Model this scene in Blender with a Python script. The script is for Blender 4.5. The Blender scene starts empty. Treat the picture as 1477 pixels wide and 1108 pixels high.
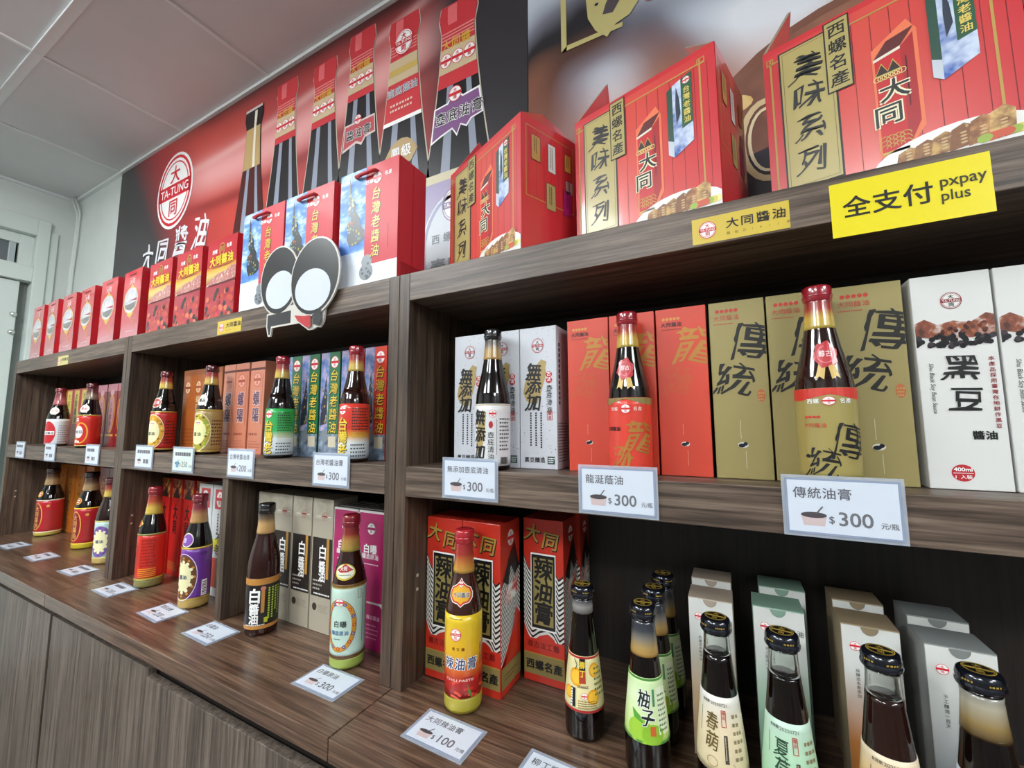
import bpy, bmesh, math, random
from mathutils import Vector, Matrix
random.seed(7)
S = bpy.context.scene
COL = S.collection
PI = math.pi

# ------------------------------------------------------------------ camera, world, exposure
cd = bpy.data.cameras.new('camera'); cam = bpy.data.objects.new('camera', cd); COL.objects.link(cam)
cd.sensor_fit = 'HORIZONTAL'; cd.sensor_width = 36.0; cd.lens = 36.0 * 598.2 / 1477.0; cd.clip_start = 0.02
_yaw, _pit, _rol = math.radians(27.745), math.radians(5.721), math.radians(-0.228)
_f = Vector((-math.sin(_yaw) * math.cos(_pit), math.cos(_yaw) * math.cos(_pit), math.sin(_pit)))
_r = Vector((math.cos(_yaw), math.sin(_yaw), 0)); _u = _r.cross(_f)
_R = _r * math.cos(_rol) + _u * math.sin(_rol); _U = _u * math.cos(_rol) - _r * math.sin(_rol)
cam.matrix_world = Matrix(((_R.x, _U.x, -_f.x, 0), (_R.y, _U.y, -_f.y, 0), (_R.z, _U.z, -_f.z, 1.268), (0, 0, 0, 1)))
S.camera = cam
w = bpy.data.worlds.new('world'); S.world = w; w.use_nodes = True
w.node_tree.nodes['Background'].inputs[0].default_value = (.75, .85, 1, 1)
w.node_tree.nodes['Background'].inputs[1].default_value = .6
S.view_settings.view_transform = 'Standard'; S.view_settings.look = 'None'
S.view_settings.gamma = 1; S.view_settings.use_curve_mapping = False
S.view_settings.exposure = 0.0
LAMP = 38.0       # strength of the LED ceiling panels
ZC = 2.638        # ceiling height
CT, MS, TS = .800, 1.193, 1.5646   # counter top, middle board top, top board top
YF, YB, YW = .600, .882, .900      # shelf fronts, shelf backs, wall

# ------------------------------------------------------------------ materials
def lin(h):
    h = h.lstrip('#'); o = []
    for i in (0, 2, 4):
        c = int(h[i:i + 2], 16) / 255
        o.append(c / 12.92 if c <= .04045 else ((c + .055) / 1.055) ** 2.4)
    return (*o, 1)
MATS = {}
def newmat(name):
    m = bpy.data.materials.new(name); m.use_nodes = True
    return m, m.node_tree, m.node_tree.nodes['Principled BSDF']
def M(hx, rough=.45, coat=0, metal=0, spec=.5):
    k = (hx, rough, coat, metal, spec)
    if k in MATS: return MATS[k]
    m, nt, b = newmat('paint_' + hx.strip('#'))
    b.inputs['Base Color'].default_value = lin(hx); b.inputs['Roughness'].default_value = rough
    b.inputs['Coat Weight'].default_value = coat; b.inputs['Coat Roughness'].default_value = .08
    b.inputs['Metallic'].default_value = metal; b.inputs['Specular IOR Level'].default_value = spec
    MATS[k] = m; return m
def ramp(nt, stops, fac):
    r = nt.nodes.new('ShaderNodeValToRGB'); e = r.color_ramp.elements
    while len(e) < len(stops): e.new(.5)
    for q, (p, c) in zip(e, stops): q.position = p; q.color = lin(c) if isinstance(c, str) else c
    nt.links.new(fac, r.inputs[0]); return r.outputs[0]
def sepobj(nt):
    t = nt.nodes.new('ShaderNodeTexCoord'); s = nt.nodes.new('ShaderNodeSeparateXYZ')
    nt.links.new(t.outputs['Object'], s.inputs[0]); return t.outputs['Object'], s.outputs
def math_(nt, op, a, b=None, c=None):
    n = nt.nodes.new('ShaderNodeMath'); n.operation = op
    for i, v in enumerate((a, b, c)):
        if v is None: continue
        if isinstance(v, (int, float)): n.inputs[i].default_value = v
        else: nt.links.new(v, n.inputs[i])
    return n.outputs[0]
def mix(nt, f, a, b):
    n = nt.nodes.new('ShaderNodeMix'); n.data_type = 'RGBA'
    for i, v in ((0, f), (6, a), (7, b)):
        if isinstance(v, (int, float)): n.inputs[i].default_value = v
        elif isinstance(v, str): n.inputs[i].default_value = lin(v)
        else: nt.links.new(v, n.inputs[i])
    return n.outputs[2]
def noise(nt, co, scale, detail=3, rough=.5, sc=(1, 1, 1)):
    mp = nt.nodes.new('ShaderNodeMapping'); mp.inputs['Scale'].default_value = sc
    nt.links.new(co, mp.inputs[0])
    n = nt.nodes.new('ShaderNodeTexNoise'); n.inputs['Scale'].default_value = scale
    n.inputs['Detail'].default_value = detail; n.inputs['Roughness'].default_value = rough
    nt.links.new(mp.outputs[0], n.inputs['Vector']); return n.outputs[0]
def GR(stops, lo, hi, axis=2, rough=.35, coat=.3):
    """colour print that fades along one axis of the object"""
    k = ('gr', tuple(stops), lo, hi, axis, rough, coat)
    if k in MATS: return MATS[k]
    m, nt, b = newmat('gradient_print'); co, s = sepobj(nt)
    mr = nt.nodes.new('ShaderNodeMapRange'); mr.inputs[1].default_value = lo; mr.inputs[2].default_value = hi
    nt.links.new(s[axis], mr.inputs[0])
    nt.links.new(ramp(nt, stops, mr.outputs[0]), b.inputs['Base Color'])
    b.inputs['Roughness'].default_value = rough; b.inputs['Coat Weight'].default_value = coat
    b.inputs['Coat Roughness'].default_value = .1
    MATS[k] = m; return m
def NZ(stops, scale, rough=.4, coat=0, sc=(1, 1, 1), detail=3):
    k = ('nz', tuple(stops), scale, rough, coat, sc)
    if k in MATS: return MATS[k]
    m, nt, b = newmat('mottled_print'); co, s = sepobj(nt)
    nt.links.new(ramp(nt, stops, noise(nt, co, scale, detail, .6, sc)), b.inputs['Base Color'])
    b.inputs['Roughness'].default_value = rough; b.inputs['Coat Weight'].default_value = coat
    b.inputs['Coat Roughness'].default_value = .08
    MATS[k] = m; return m
def wood(name, dark, mid, light, axis, rough=.42, coat=0.0):
    m, nt, b = newmat(name); co, s = sepobj(nt)
    sc = [1, 1, 1]
    for i in range(3): sc[i] = 2.6 if i == axis else 84
    g1 = noise(nt, co, 1.0, 5, .65, sc); sc2 = [q * 3.1 for q in sc]
    g2 = noise(nt, co, 1.0, 3, .6, sc2)
    f = math_(nt, 'ADD', math_(nt, 'MULTIPLY', g1, .62), math_(nt, 'MULTIPLY', g2, .38))
    col = ramp(nt, [(.41, dark), (.5, mid), (.60, light)], f)
    big = noise(nt, co, 1.3, 2, .5, (1, 1, 1))
    nt.links.new(mix(nt, math_(nt, 'MULTIPLY', big, .35), col, mid), b.inputs['Base Color'])
    b.inputs['Roughness'].default_value = rough; b.inputs['Coat Weight'].default_value = coat
    b.inputs['Coat Roughness'].default_value = .2
    bp = nt.nodes.new('ShaderNodeBump'); bp.inputs['Strength'].default_value = .12; bp.inputs['Distance'].default_value = .002
    nt.links.new(f, bp.inputs['Height']); nt.links.new(bp.outputs[0], b.inputs['Normal'])
    return m
WOOD_H = wood('walnut_laminate_along', '#2f251e', '#5a4a3f', '#7c6b5d', 0)
WOOD_V = wood('walnut_laminate_upright', '#291f18', '#4a3a30', '#64523f', 2)
WOOD_C = wood('walnut_counter', '#35241b', '#5c4435', '#7d6350', 0, .3, .35)
WOOD_D = wood('greyed_walnut_door', '#3a322c', '#5c5149', '#776b61', 2, .4)
WOOD_B = wood('shaded_back_laminate', '#130e0c', '#1e1713', '#2a201a', 2, .5)  # walnut of the backs, with the shade inside the shelves put into its colours
WHITE = M('#f4f4f2', .5); BLACK = M('#141314', .4); RED = M('#d3202c', .4)
GOLD = M('#b79b4e', .38, .1, .35); GOLDP = M('#a79a5c', .45); YEL = M('#e8c529', .45)
TEAROFF = M('#c8c6c0', .6)
def glassy(name, hx, tr=1.0, rough=.03, ior=1.46):
    m, nt, b = newmat(name); b.inputs['Base Color'].default_value = lin(hx)
    b.inputs['Transmission Weight'].default_value = tr; b.inputs['Roughness'].default_value = rough
    b.inputs['IOR'].default_value = ior; return m
CLEAR = glassy('clear_bottle_glass', '#f4f7f4')
PANE = glassy('window_pane_glass', '#9aa4a8', .6, .05)
SOY = M('#0c0504', .06, .15); SOYBROWN = M('#220c07', .06, .2); SOYRED = M('#2a0e09', .06, .2)
def film():
    m, nt, b = newmat('laminating_film')
    b.inputs['Base Color'].default_value = lin('#c9d2e0'); b.inputs['Roughness'].default_value = .12
    b.inputs['Alpha'].default_value = .38; return m
FILM = film()

# ------------------------------------------------------------------ mesh helpers
class MB:
    def __init__(s): s.v = []; s.f = []; s.m = []; s.mats = []; s.sm = []
    def mi(s, m):
        if m not in s.mats: s.mats.append(m)
        return s.mats.index(m)
    def add(s, vs, fs, m, smooth=False):
        o = len(s.v); s.v += [tuple(v) for v in vs]; i = s.mi(m)
        for f in fs: s.f.append([o + q for q in f]); s.m.append(i); s.sm.append(smooth)
        return s
    def box(s, x0, x1, y0, y1, z0, z1, m):
        vs = [(x0, y0, z0), (x1, y0, z0), (x1, y1, z0), (x0, y1, z0), (x0, y0, z1), (x1, y0, z1), (x1, y1, z1), (x0, y1, z1)]
        return s.add(vs, [(0, 3, 2, 1), (4, 5, 6, 7), (0, 1, 5, 4), (1, 2, 6, 5), (2, 3, 7, 6), (3, 0, 4, 7)], m)
    def lathe(s, prof, m, n=40, close=True, cx=0, cy=0):
        vs = []; fs = []
        for (r, z) in prof:
            for k in range(n):
                a = 2 * PI * k / n; vs.append((cx + r * math.sin(a), cy - r * math.cos(a), z))
        for i in range(len(prof) - 1):
            for k in range(n):
                k2 = (k + 1) % n; fs.append((i * n + k, i * n + k2, (i + 1) * n + k2, (i + 1) * n + k))
        if close:
            fs.append(tuple(range(n - 1, -1, -1))); fs.append(tuple((len(prof) - 1) * n + k for k in range(n)))
        return s.add(vs, fs, m, True)
    def prism(s, pts, t, m, y0=0):
        """outline in x,z given thickness t towards +y"""
        n = len(pts); vs = [(x, y0, z) for x, z in pts] + [(x, y0 + t, z) for x, z in pts]
        fs = [tuple(range(n)), tuple(range(2 * n - 1, n - 1, -1))] + [(i, n + i, n + (i + 1) % n, (i + 1) % n) for i in range(n)]
        return s.add(vs, fs, m)
    def tube(s, pts, r, m, n=8):
        vs = []; fs = []; P = [Vector(p) for p in pts]
        for i, p in enumerate(P):
            d = (P[min(i + 1, len(P) - 1)] - P[max(i - 1, 0)]).normalized()
            a = d.orthogonal().normalized(); b = d.cross(a)
            for k in range(n):
                t = 2 * PI * k / n; vs.append(p + a * r * math.cos(t) + b * r * math.sin(t))
        for i in range(len(P) - 1):
            for k in range(n): fs.append((i * n + k, i * n + (k + 1) % n, (i + 1) * n + (k + 1) % n, (i + 1) * n + k))
        fs += [tuple(range(n - 1, -1, -1)), tuple((len(P) - 1) * n + k for k in range(n))]
        return s.add(vs, fs, m, True)
    def mesh(s, name):
        me = bpy.data.meshes.new(name); me.from_pydata(s.v, [], s.f)
        for m in s.mats: me.materials.append(m)
        me.polygons.foreach_set('material_index', s.m); me.polygons.foreach_set('use_smooth', s.sm)
        me.update(); return me
    def build(s, name, parent=None, bevel=0, loc=(0, 0, 0)):
        return link(name, s.mesh(name), parent, bevel, loc)
def link(name, me, parent=None, bevel=0, loc=(0, 0, 0)):
    o = bpy.data.objects.new(name, me); COL.objects.link(o); o.location = loc
    if parent: o.parent = parent
    if bevel:
        b = o.modifiers.new('bevel', 'BEVEL'); b.width = bevel; b.segments = 2; b.limit_method = 'ANGLE'
    return o
def tag(o, label, cat, group=None):
    o['label'] = label; o['category'] = cat
    if group: o['group'] = group
    return o
def thing(name, label, cat, loc=(0, 0, 0), rz=0, group=None):
    o = bpy.data.objects.new(name, None); COL.objects.link(o); o.location = loc; o.rotation_euler = (0, 0, rz)
    o.empty_display_size = .02
    return tag(o, label, cat, group)
def struct(o): o['kind'] = 'structure'; return o

# ------------------------------------------------------------------ flat print: shapes and lettering laid on a surface
GL = {}
def glyph(s):
    k = s
    if k not in GL:
        c = bpy.data.curves.new('f', 'FONT'); c.body = s; c.size = 1; c.resolution_u = 3
        o = bpy.data.objects.new('f', c); me = bpy.data.meshes.new_from_object(o)
        vs = [(v.co.x, v.co.y) for v in me.vertices]; fs = [tuple(p.vertices) for p in me.polygons]
        bpy.data.objects.remove(o); bpy.data.curves.remove(c); bpy.data.meshes.remove(me)
        GL[k] = (vs, fs)
    return GL[k]
class Pr:
    def __init__(s): s.it = []
    def poly(s, pts, m, l=1): s.it.append((list(pts), [tuple(range(len(pts)))], m, l)); return s
    def rect(s, x0, y0, x1, y1, m, l=1): return s.poly([(x0, y0), (x1, y0), (x1, y1), (x0, y1)], m, l)
    def ell(s, cx, cy, rx, ry, m, l=1, n=20): return s.poly([(cx + rx * math.cos(2 * PI * k / n), cy + ry * math.sin(2 * PI * k / n)) for k in range(n)], m, l)
    def ring(s, cx, cy, rx, ry, t, m, l=1, n=24, a0=0, a1=2 * PI):
        vs = []; fs = []
        for k in range(n + 1):
            a = a0 + (a1 - a0) * k / n; vs += [(cx + rx * math.cos(a), cy + ry * math.sin(a)), (cx + (rx - t) * math.cos(a), cy + (ry - t) * math.sin(a))]
        fs = [(2 * k, 2 * k + 2, 2 * k + 3, 2 * k + 1) for k in range(n)]
        s.it.append((vs, fs, m, l)); return s
    def frame(s, x0, y0, x1, y1, t, m, l=1):
        return s.rect(x0, y0, x1, y0 + t, m, l).rect(x0, y1 - t, x1, y1, m, l).rect(x0, y0 + t, x0 + t, y1 - t, m, l).rect(x1 - t, y0 + t, x1, y1 - t, m, l)
    def line(s, pts, t, m, l=1):
        vs = []; P = [Vector(p) for p in pts]
        for i, p in enumerate(P):
            d = (P[min(i + 1, len(P) - 1)] - P[max(i - 1, 0)]).normalized(); nn = Vector((-d.y, d.x)) * t / 2
            vs += [tuple(p + nn), tuple(p - nn)]
        s.it.append((vs, [(2 * i, 2 * i + 1, 2 * i + 3, 2 * i + 2) for i in range(len(P) - 1)], m, l)); return s
    def strokes(s, o, fs, m, l, b):
        """lettering; heavier strokes are the outline laid down again, shifted, each a hair above the last"""
        for k, (dx, dy) in enumerate(((-b, -b), (b, -b), (b, b), (-b, b)) if b > 0 else ((0, 0),)): s.it.append(([(x + dx, y + dy) for x, y in o], fs, m, l + .12 * k))
        return s
    def ch(s, c, cx, cy, h, m, l=2, bold=.012, sx=1, sh=0, brush=0, rot=0):
        vs, fs = glyph(c); o = []
        ca, sa = math.cos(rot), math.sin(rot)
        for (x, y) in vs:
            x -= .5; y -= .38
            if brush:
                x += brush * (.10 * math.sin(5 * y + 1) + .05 * math.sin(9 * x + 4 * y)); y += brush * (.07 * math.sin(4.5 * x + 2) + .04 * math.sin(8 * y))
            x = (x + sh * y) * h * sx; y = y * h
            o.append((cx + x * ca - y * sa, cy + x * sa + y * ca))
        return s.strokes(o, fs, m, l, bold * h)
    def col(s, t, cx, ytop, h, m, pitch=1.06, **k):
        for i, c in enumerate(t): s.ch(c, cx, ytop - h * .5 - i * h * pitch, h, m, **k)
        return s
    def row(s, t, x0, cy, h, m, pitch=1.04, **k):
        for i, c in enumerate(t):
            if c != ' ': s.ch(c, x0 + h * .5 + i * h * pitch * k.get('sx', 1), cy, h, m, **k)
        return s
    def lat(s, t, x0, y0, h, m, l=2, bold=.004, w=None, vert=False, sh=0):
        vs, fs = glyph(t)
        if not vs: return s
        mx = max(v[0] for v in vs); sx = (w / mx) if w else h
        o = [((x + sh * y) * sx, y * h) for x, y in vs]
        o = [(x0 + y, y0 - x) if vert else (x0 + x, y0 + y) for x, y in o]
        return s.strokes(o, fs, m, l, bold * h)
    def ticks(s, x0, y0, x1, y1, m, n, l=2, vert=False, fill=.42, duty=.66):
        """rows (or columns) of print too small to read"""
        for i in range(n):
            if vert:
                p = (x1 - x0) / n; a = x0 + i * p; yy = y1; end = y0 + (y1 - y0) * random.uniform(0, .3)
                while yy > end:
                    d = p * fill * random.uniform(.8, 1.1); s.rect(a, yy - d, a + p * fill, yy, m, l); yy -= d / duty
            else:
                p = (y1 - y0) / n; b = y0 + i * p; xx = x0; end = x1 - (x1 - x0) * random.uniform(0, .3)
                while xx < end:
                    d = p * fill * random.uniform(.7, 1.3); s.rect(xx, b, xx + d, b + p * fill, m, l); xx += d / duty
        return s
    def emblem(s, cx, cy, rx, ry, l=1, fine=True, red=None, ink=None, bg=None, band=True):
        red = red or RED; bg = bg or WHITE; ink = ink or red
        s.ell(cx, cy, rx, ry, bg, l, 28); s.ring(cx, cy, rx, ry, rx * .09, red, l + 1, 28)
        if fine: s.ring(cx, cy, rx * .84, ry * .84, rx * .045, red, l + 1, 28)
        bw = rx * .93
        if band: s.rect(cx - bw, cy - ry * .2, cx + bw, cy + ry * .2, red, l + 1)
        if fine: s.lat('TA-TUNG', cx - bw * .9, cy - ry * .12, ry * .34, bg, l + 2, .01, w=bw * 1.8)
        s.ch('大', cx, cy + ry * .47, ry * .52, ink, l + 2); s.ch('同', cx, cy - ry * .48, ry * .50, ink, l + 2); return s
    def mesh(s, name, mp, cut=None, clip=None):
        """mp(u,v,layer) -> xyz; cut: u positions to split at; clip: (x0,y0,x1,y1)"""
        bm = bmesh.new(); mats = []; lay = bm.verts.layers.float.new('l')
        for vs, fs, m, l in s.it:
            if m not in mats: mats.append(m)
            bv = [bm.verts.new((x, y, 0)) for x, y in vs]
            for b in bv: b[lay] = l
            for f in fs:
                try: q = bm.faces.new([bv[i] for i in f])
                except ValueError: continue
                q.material_index = mats.index(m)
        def sl(co, no, clear=False):
            bmesh.ops.bisect_plane(bm, geom=bm.verts[:] + bm.edges[:] + bm.faces[:], plane_co=co, plane_no=no, clear_outer=clear)
        if clip:
            x0, y0, x1, y1 = clip
            sl((x0, 0, 0), (-1, 0, 0), True); sl((x1, 0, 0), (1, 0, 0), True); sl((0, y0, 0), (0, -1, 0), True); sl((0, y1, 0), (0, 1, 0), True)
        for u in (cut or []): sl((u, 0, 0), (1, 0, 0))
        for v in bm.verts: v.co = mp(v.co.x, v.co.y, v[lay])
        me = bpy.data.meshes.new(name); bm.to_mesh(me); bm.free()
        for m in mats: me.materials.append(m)
        return me
E1 = .0004; E2 = .00022
def mfront(u, v, l): return (u, -E1 - l * E2, v)
def mside(wd): return lambda u, v, l: (wd / 2 + E1 + l * E2, u, v)
def mtop(h): return lambda u, v, l: (u, v, h + E1 + l * E2)

# ------------------------------------------------------------------ the room
XL, XR, YR = -3.47, 2.4, -2.6
def plaster(name, hx, hy):
    m, nt, b = newmat(name); co, s = sepobj(nt)
    nt.links.new(ramp(nt, [(.3, hx), (.7, hy)], noise(nt, co, 2.2, 5, .6)), b.inputs['Base Color']); b.inputs['Roughness'].default_value = .7
    bp = nt.nodes.new('ShaderNodeBump'); bp.inputs['Strength'].default_value = .08
    nt.links.new(noise(nt, co, 60, 3), bp.inputs['Height']); nt.links.new(bp.outputs[0], b.inputs['Normal']); return m
PAINT = plaster('off_white_paint', '#c9cfcb', '#d6dbd6')
GLOSSP = plaster('gloss_white_joinery', '#c6cfcb', '#d0d8d3')
TILEM = plaster('ceiling_tile_face', '#cfd0d1', '#d6d7d8')
FLOORM = plaster('floor_tile_glaze', '#5d5650', '#6a625b')
REARP = plaster('rear_wall_paint', '#767878', '#808282')
struct(MB().box(XL - .1, XR + .1, YW, YW + .1, 0, ZC + .1, PAINT).build('wall_back'))
struct(MB().box(XR, XR + .1, YR, YW, 0, ZC + .1, REARP).build('wall_right'))
struct(MB().box(XL - .1, XR + .1, YR - .1, YR, 0, ZC + .1, REARP).build('wall_rear'))
# left wall with an opening for the door and its transom light
DY0, DY1 = -.2, .775
wl = MB(); wl.box(XL - .1, XL, DY1, YW, 0, ZC + .1, PAINT); wl.box(XL - .1, XL, YR, DY0, 0, ZC + .1, PAINT); wl.box(XL - .1, XL, DY0, DY1, 2.453, ZC + .1, PAINT)
struct(wl.build('wall_left'))
fl = struct(MB().box(XL, XR, YR, YW, -.1, -.004, M('#8d8a84', .7)).build('floor'))
t_me = MB().box(.003, .597, .003, .597, -.004, 0, FLOORM).mesh('tile')
x = XL
while x < XR - .1:
    y = YW - .6
    while y > YR - .55:
        o = link('tile', t_me, fl, 0, (min(x, XR - .6), max(y, YR), 0)); y -= .6
    x += .6
# suspended ceiling
ce = struct(MB().box(XL - .1, XR + .1, YR - .1, YW + .1, ZC + .03, ZC + .1, M('#8f9092', .8)).build('ceiling'))
GX = [-3.47 + 0.0] + [-2.845 + .653 * k for k in range(9)]
GX = [g for g in GX if g < XR] + [XR]
GY = [YW, .425, -.228, -.881, -1.534, -2.187, YR]
BAR = M('#dfe2e2', .45)
LIT = {(2, 2), (4, 4), (8, 2), (2, 4), (8, 4)}
mt = {}
for i in range(len(GX) - 1):
    for j in range(len(GY) - 1):
        if (i, j) in LIT: continue
        x0, x1, y1, y0 = GX[i], GX[i + 1], GY[j], GY[j + 1]
        sz = (round(x1 - x0, 3), round(y1 - y0, 3))
        if sz not in mt: mt[sz] = MB().box(.004, sz[0] - .004, .004, sz[1] - .004, 0, .012, TILEM).mesh('ceiling_tile')
        link('ceiling_tile', mt[sz], ce, 0, (x0, y0, ZC + random.uniform(0, .003)))
for g in GX[1:-1]:
    MB().box(g - .006, g + .006, YR, YW, ZC - .004, ZC + .004, BAR).build('grid_bar', ce)
for g in GY[1:-1]:
    b = MB().box(XL, XR, g - .015, g + .015, ZC - .003, ZC + .005, BAR); b.box(XL, XR, g - .015, g - .011, ZC - .007, ZC - .003, BAR); b.build('cross_bar', ce)
for nm, b in (('back', (XL, XR, YW - .018, YW)), ('left', (XL, XL + .018, YR, YW))):
    MB().box(*b, ZC - .012, ZC + .01, BAR).build('edge_angle', ce)
# LED panels out of view (the room's lamps), diffusers dropped to light the ceiling
em, nt, b = newmat('led_diffuser'); b.inputs['Base Color'].default_value = (.9, .9, .9, 1)
b.inputs['Emission Color'].default_value = (.93, .985, 1, 1); b.inputs['Emission Strength'].default_value = LAMP
LN = {(2, 2): 'square LED panel in the ceiling nearest the white door', (4, 4): 'square LED panel in the middle of the rear ceiling',
      (8, 2): 'square LED panel in the ceiling toward the plain end wall', (2, 4): 'square LED panel at the rear on the door side', (8, 4): 'square LED panel at the rear far from the door'}
for (i, j) in sorted(LIT):
    cx, cy = (GX[i] + GX[i + 1]) / 2, (GY[j] + GY[j + 1]) / 2
    t = thing('ceiling_light', LN[(i, j)], 'ceiling light', (cx, cy, ZC), 0, 'LED panels in the ceiling grid')
    q = MB(); q.box(-.325, .325, -.325, -.30, -.004, .012, BAR); q.box(-.325, .325, .30, .325, -.004, .012, BAR); q.box(-.325, -.30, -.30, .30, -.004, .012, BAR); q.box(.30, .325, -.30, .30, -.004, .012, BAR)
    q.build('frame', t); MB().box(-.30, .30, -.30, .30, -.055, .01, em).build('diffuser', t)

# door and transom light in the left wall
struct_door = MB()
d = thing('door_1', 'x', 'door', (XL, 0, 0)); del d['category'], d['label']; struct(d)
c = MB(); c.box(-.06, .022, .75, .80, 0, 2.455, GLOSSP); c.box(-.06, .022, -.22, -.15, 0, 2.455, GLOSSP); c.box(-.06, .022, -.15, .75, 2.358, 2.455, GLOSSP); c.build('casing', d, .003)
MB().box(-.06, .012, .775, .835, 0, 2.40, GLOSSP).build('architrave_step', d, .003)
MB().box(-.05, .014, -.15, .75, 2.087, 2.172, GLOSSP).build('transom_bar', d, .003)
s_ = MB().box(-.035, -.012, -.15, .712, .02, 2.082, GLOSSP).build('sliding_leaf', d, .004)
MB().lathe([(.0, 0), (.013, .001), (.015, .006), (.010, .016), (.0, .018)], M('#d9dcd8', .2, 0, .8), 20, False).build('lock_knob', s_, 0, (-.012, .700, 1.89)).rotation_euler = (0, PI / 2, 0)
MB().lathe([(.0, 0), (.013, .001), (.015, .006), (.010, .016), (.0, .018)], M('#d9dcd8', .2, 0, .8), 20, False).build('lock_knob', s_, 0, (-.012, .700, 1.79)).rotation_euler = (0, PI / 2, 0)
MB().box(-.075, -.06, .70, .76, 0, 2.09, M('#8e948e', .6)).build('jamb_lining', d)
wn = thing('window_1', 'x', 'w', (XL, 0, 0)); del wn['category'], wn['label']; struct(wn)
c = MB(); c.box(-.06, -.02, .695, .75, 2.172, 2.358, GLOSSP); c.box(-.06, -.02, -.15, .695, 2.30, 2.358, GLOSSP); c.box(-.06, -.02, -.15, .695, 2.172, 2.185, GLOSSP); c.build('window_frame', wn, .002)
c = MB(); c.box(-.05, -.025, .66, .685, 2.185, 2.30, M('#aab4b4', .3)); c.build('sash', wn, .002)
MB().box(-.044, -.038, -.15, .66, 2.185, 2.30, PANE).build('pane', wn)
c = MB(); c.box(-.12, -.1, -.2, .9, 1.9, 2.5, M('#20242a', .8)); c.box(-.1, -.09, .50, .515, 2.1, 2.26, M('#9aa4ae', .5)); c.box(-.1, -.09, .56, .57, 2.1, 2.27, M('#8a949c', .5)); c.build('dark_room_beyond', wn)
# wiring in the corner
P_ = [(XL + .03, YW - .03, ZC), (XL + .05, YW - .02, 2.58), (XL + .075, YW - .012, 2.53), (XL + .07, YW - .01, 2.4), (XL + .05, YW - .01, 2.2), (XL + .045, YW - .01, 2.0), (XL + .045, YW - .01, 1.4)]
c = tag(MB().tube(P_, .008, M('#d3d8d4', .5)).build('wall_cable'), 'thin white cable running down the wall corner beside the door', 'cable')
c2 = tag(MB().tube([(a + .028 * (1 if i != 1 else 1.5), b_, z) for i, (a, b_, z) in enumerate(P_)], .005, M('#cfd4d0', .5)).build('thin_cable'), 'thinner white wire just beside the corner cable', 'cable')

# ------------------------------------------------------------------ shelving
def panel(name, root, b, m, bevel=.0012): 
    q = MB(); ox, oy, oz = root.location
    q.box(b[0] - ox, b[1] - ox, b[2] - oy, b[3] - oy, b[4] - oz, b[5] - oz, m); return q.build(name, root, bevel)
UX = [-2.862, -1.735, -.5651, 1.05]
UL = ['shelf unit by the white door, holding the small red carriers', 'shelf unit between two others, under the blue and red gift bags', 'large shelf unit nearest the camera, under the three gift cartons']
T = .0254
DIV = {1: [-1.133]}
for i in range(3):
    x0, x1 = UX[i] + .0006, UX[i + 1] - .0006
    u = thing('shelf_unit', 'walnut laminate ' + UL[i], 'shelf', (x0, YF, CT), 0, 'walnut shelf units along the wall')
    pl = panel('side_panel', u, (x0, x0 + T, YF, YB, CT, TS), WOOD_V)
    pr = panel('side_panel', u, (x1 - T, x1, YF, YB, CT, TS), WOOD_V)
    panel('top_board', u, (x0 + T, x1 - T, YF, YB, 1.5094, TS), WOOD_H)
    panel('middle_board', u, (x0 + T, x1 - T, YF, YB, 1.1383, MS), WOOD_H)
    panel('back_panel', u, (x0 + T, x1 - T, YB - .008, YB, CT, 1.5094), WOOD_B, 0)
    for dx in DIV.get(i, []): panel('divider', u, (dx - .0135, dx + .0135, YF + .004, YB - .008, CT, 1.1383), WOOD_V)
    for zz in (.96, .985):   # shelf pin holes
        for sx in (x0 + T, x1 - T - .001):
            MB().box(sx - x0, sx + .001 - x0, .035, .040, zz - CT, zz + .005 - CT, M('#b8aa98', .5)).build('pin_hole', u)
# counter tops and base cabinets
YC = .4673
CX = [-3.0, -1.735, -.5617, 1.05]
CL = ['walnut counter slab nearest the white door', 'walnut counter slab in the middle, with the seam on both ends', 'walnut counter slab nearest the camera, with the small dark bottles']
for i in range(3):
    x0, x1 = CX[i] + .0009, CX[i + 1] - .0009
    q = MB().box(0, x1 - x0, 0, YW - .002 - YC, -.034, 0, WOOD_C).build('counter_top', None, .0015, (x0, YC, CT))
    tag(q, CL[i], 'counter', 'counter slabs under the shelf units')
BL = ['base cabinet under the counter by the white door', 'base cabinet under the middle counter with the shadow gap above its doors', 'base cabinet under the counter nearest the camera']
DOORS = {0: [(-2.99, -2.36), (-2.350, -1.745)], 1: [(-1.7285, -1.165), (-1.1642, -.567)], 2: [(-.557, -.02), (-.015, .50), (.505, 1.04)]}
for i in range(3):
    x0, x1 = CX[i] + .001, CX[i + 1] - .001
    u = thing('base_cabinet', 'grey walnut ' + BL[i], 'cabinet', (x0, YC + .02, 0), 0, 'base cabinets under the counter')
    panel('carcass', u, (x0, x1, YC + .04, YW - .01, .08, CT - .0345), M('#241d19', .6), 0)
    panel('plinth', u, (x0, x1, YC + .07, YW - .01, 0, .08), M('#2b2420', .6), 0)
    for k, (a, b_) in enumerate(DOORS[i]):
        lip = .004 if (i, k) == (1, 1) else 0
        panel('door', u, (a, b_, YC + .018 - lip, YC + .036 - lip, .085, .724 if (i, k) == (1, 1) else .737), WOOD_D, .001)

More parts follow.
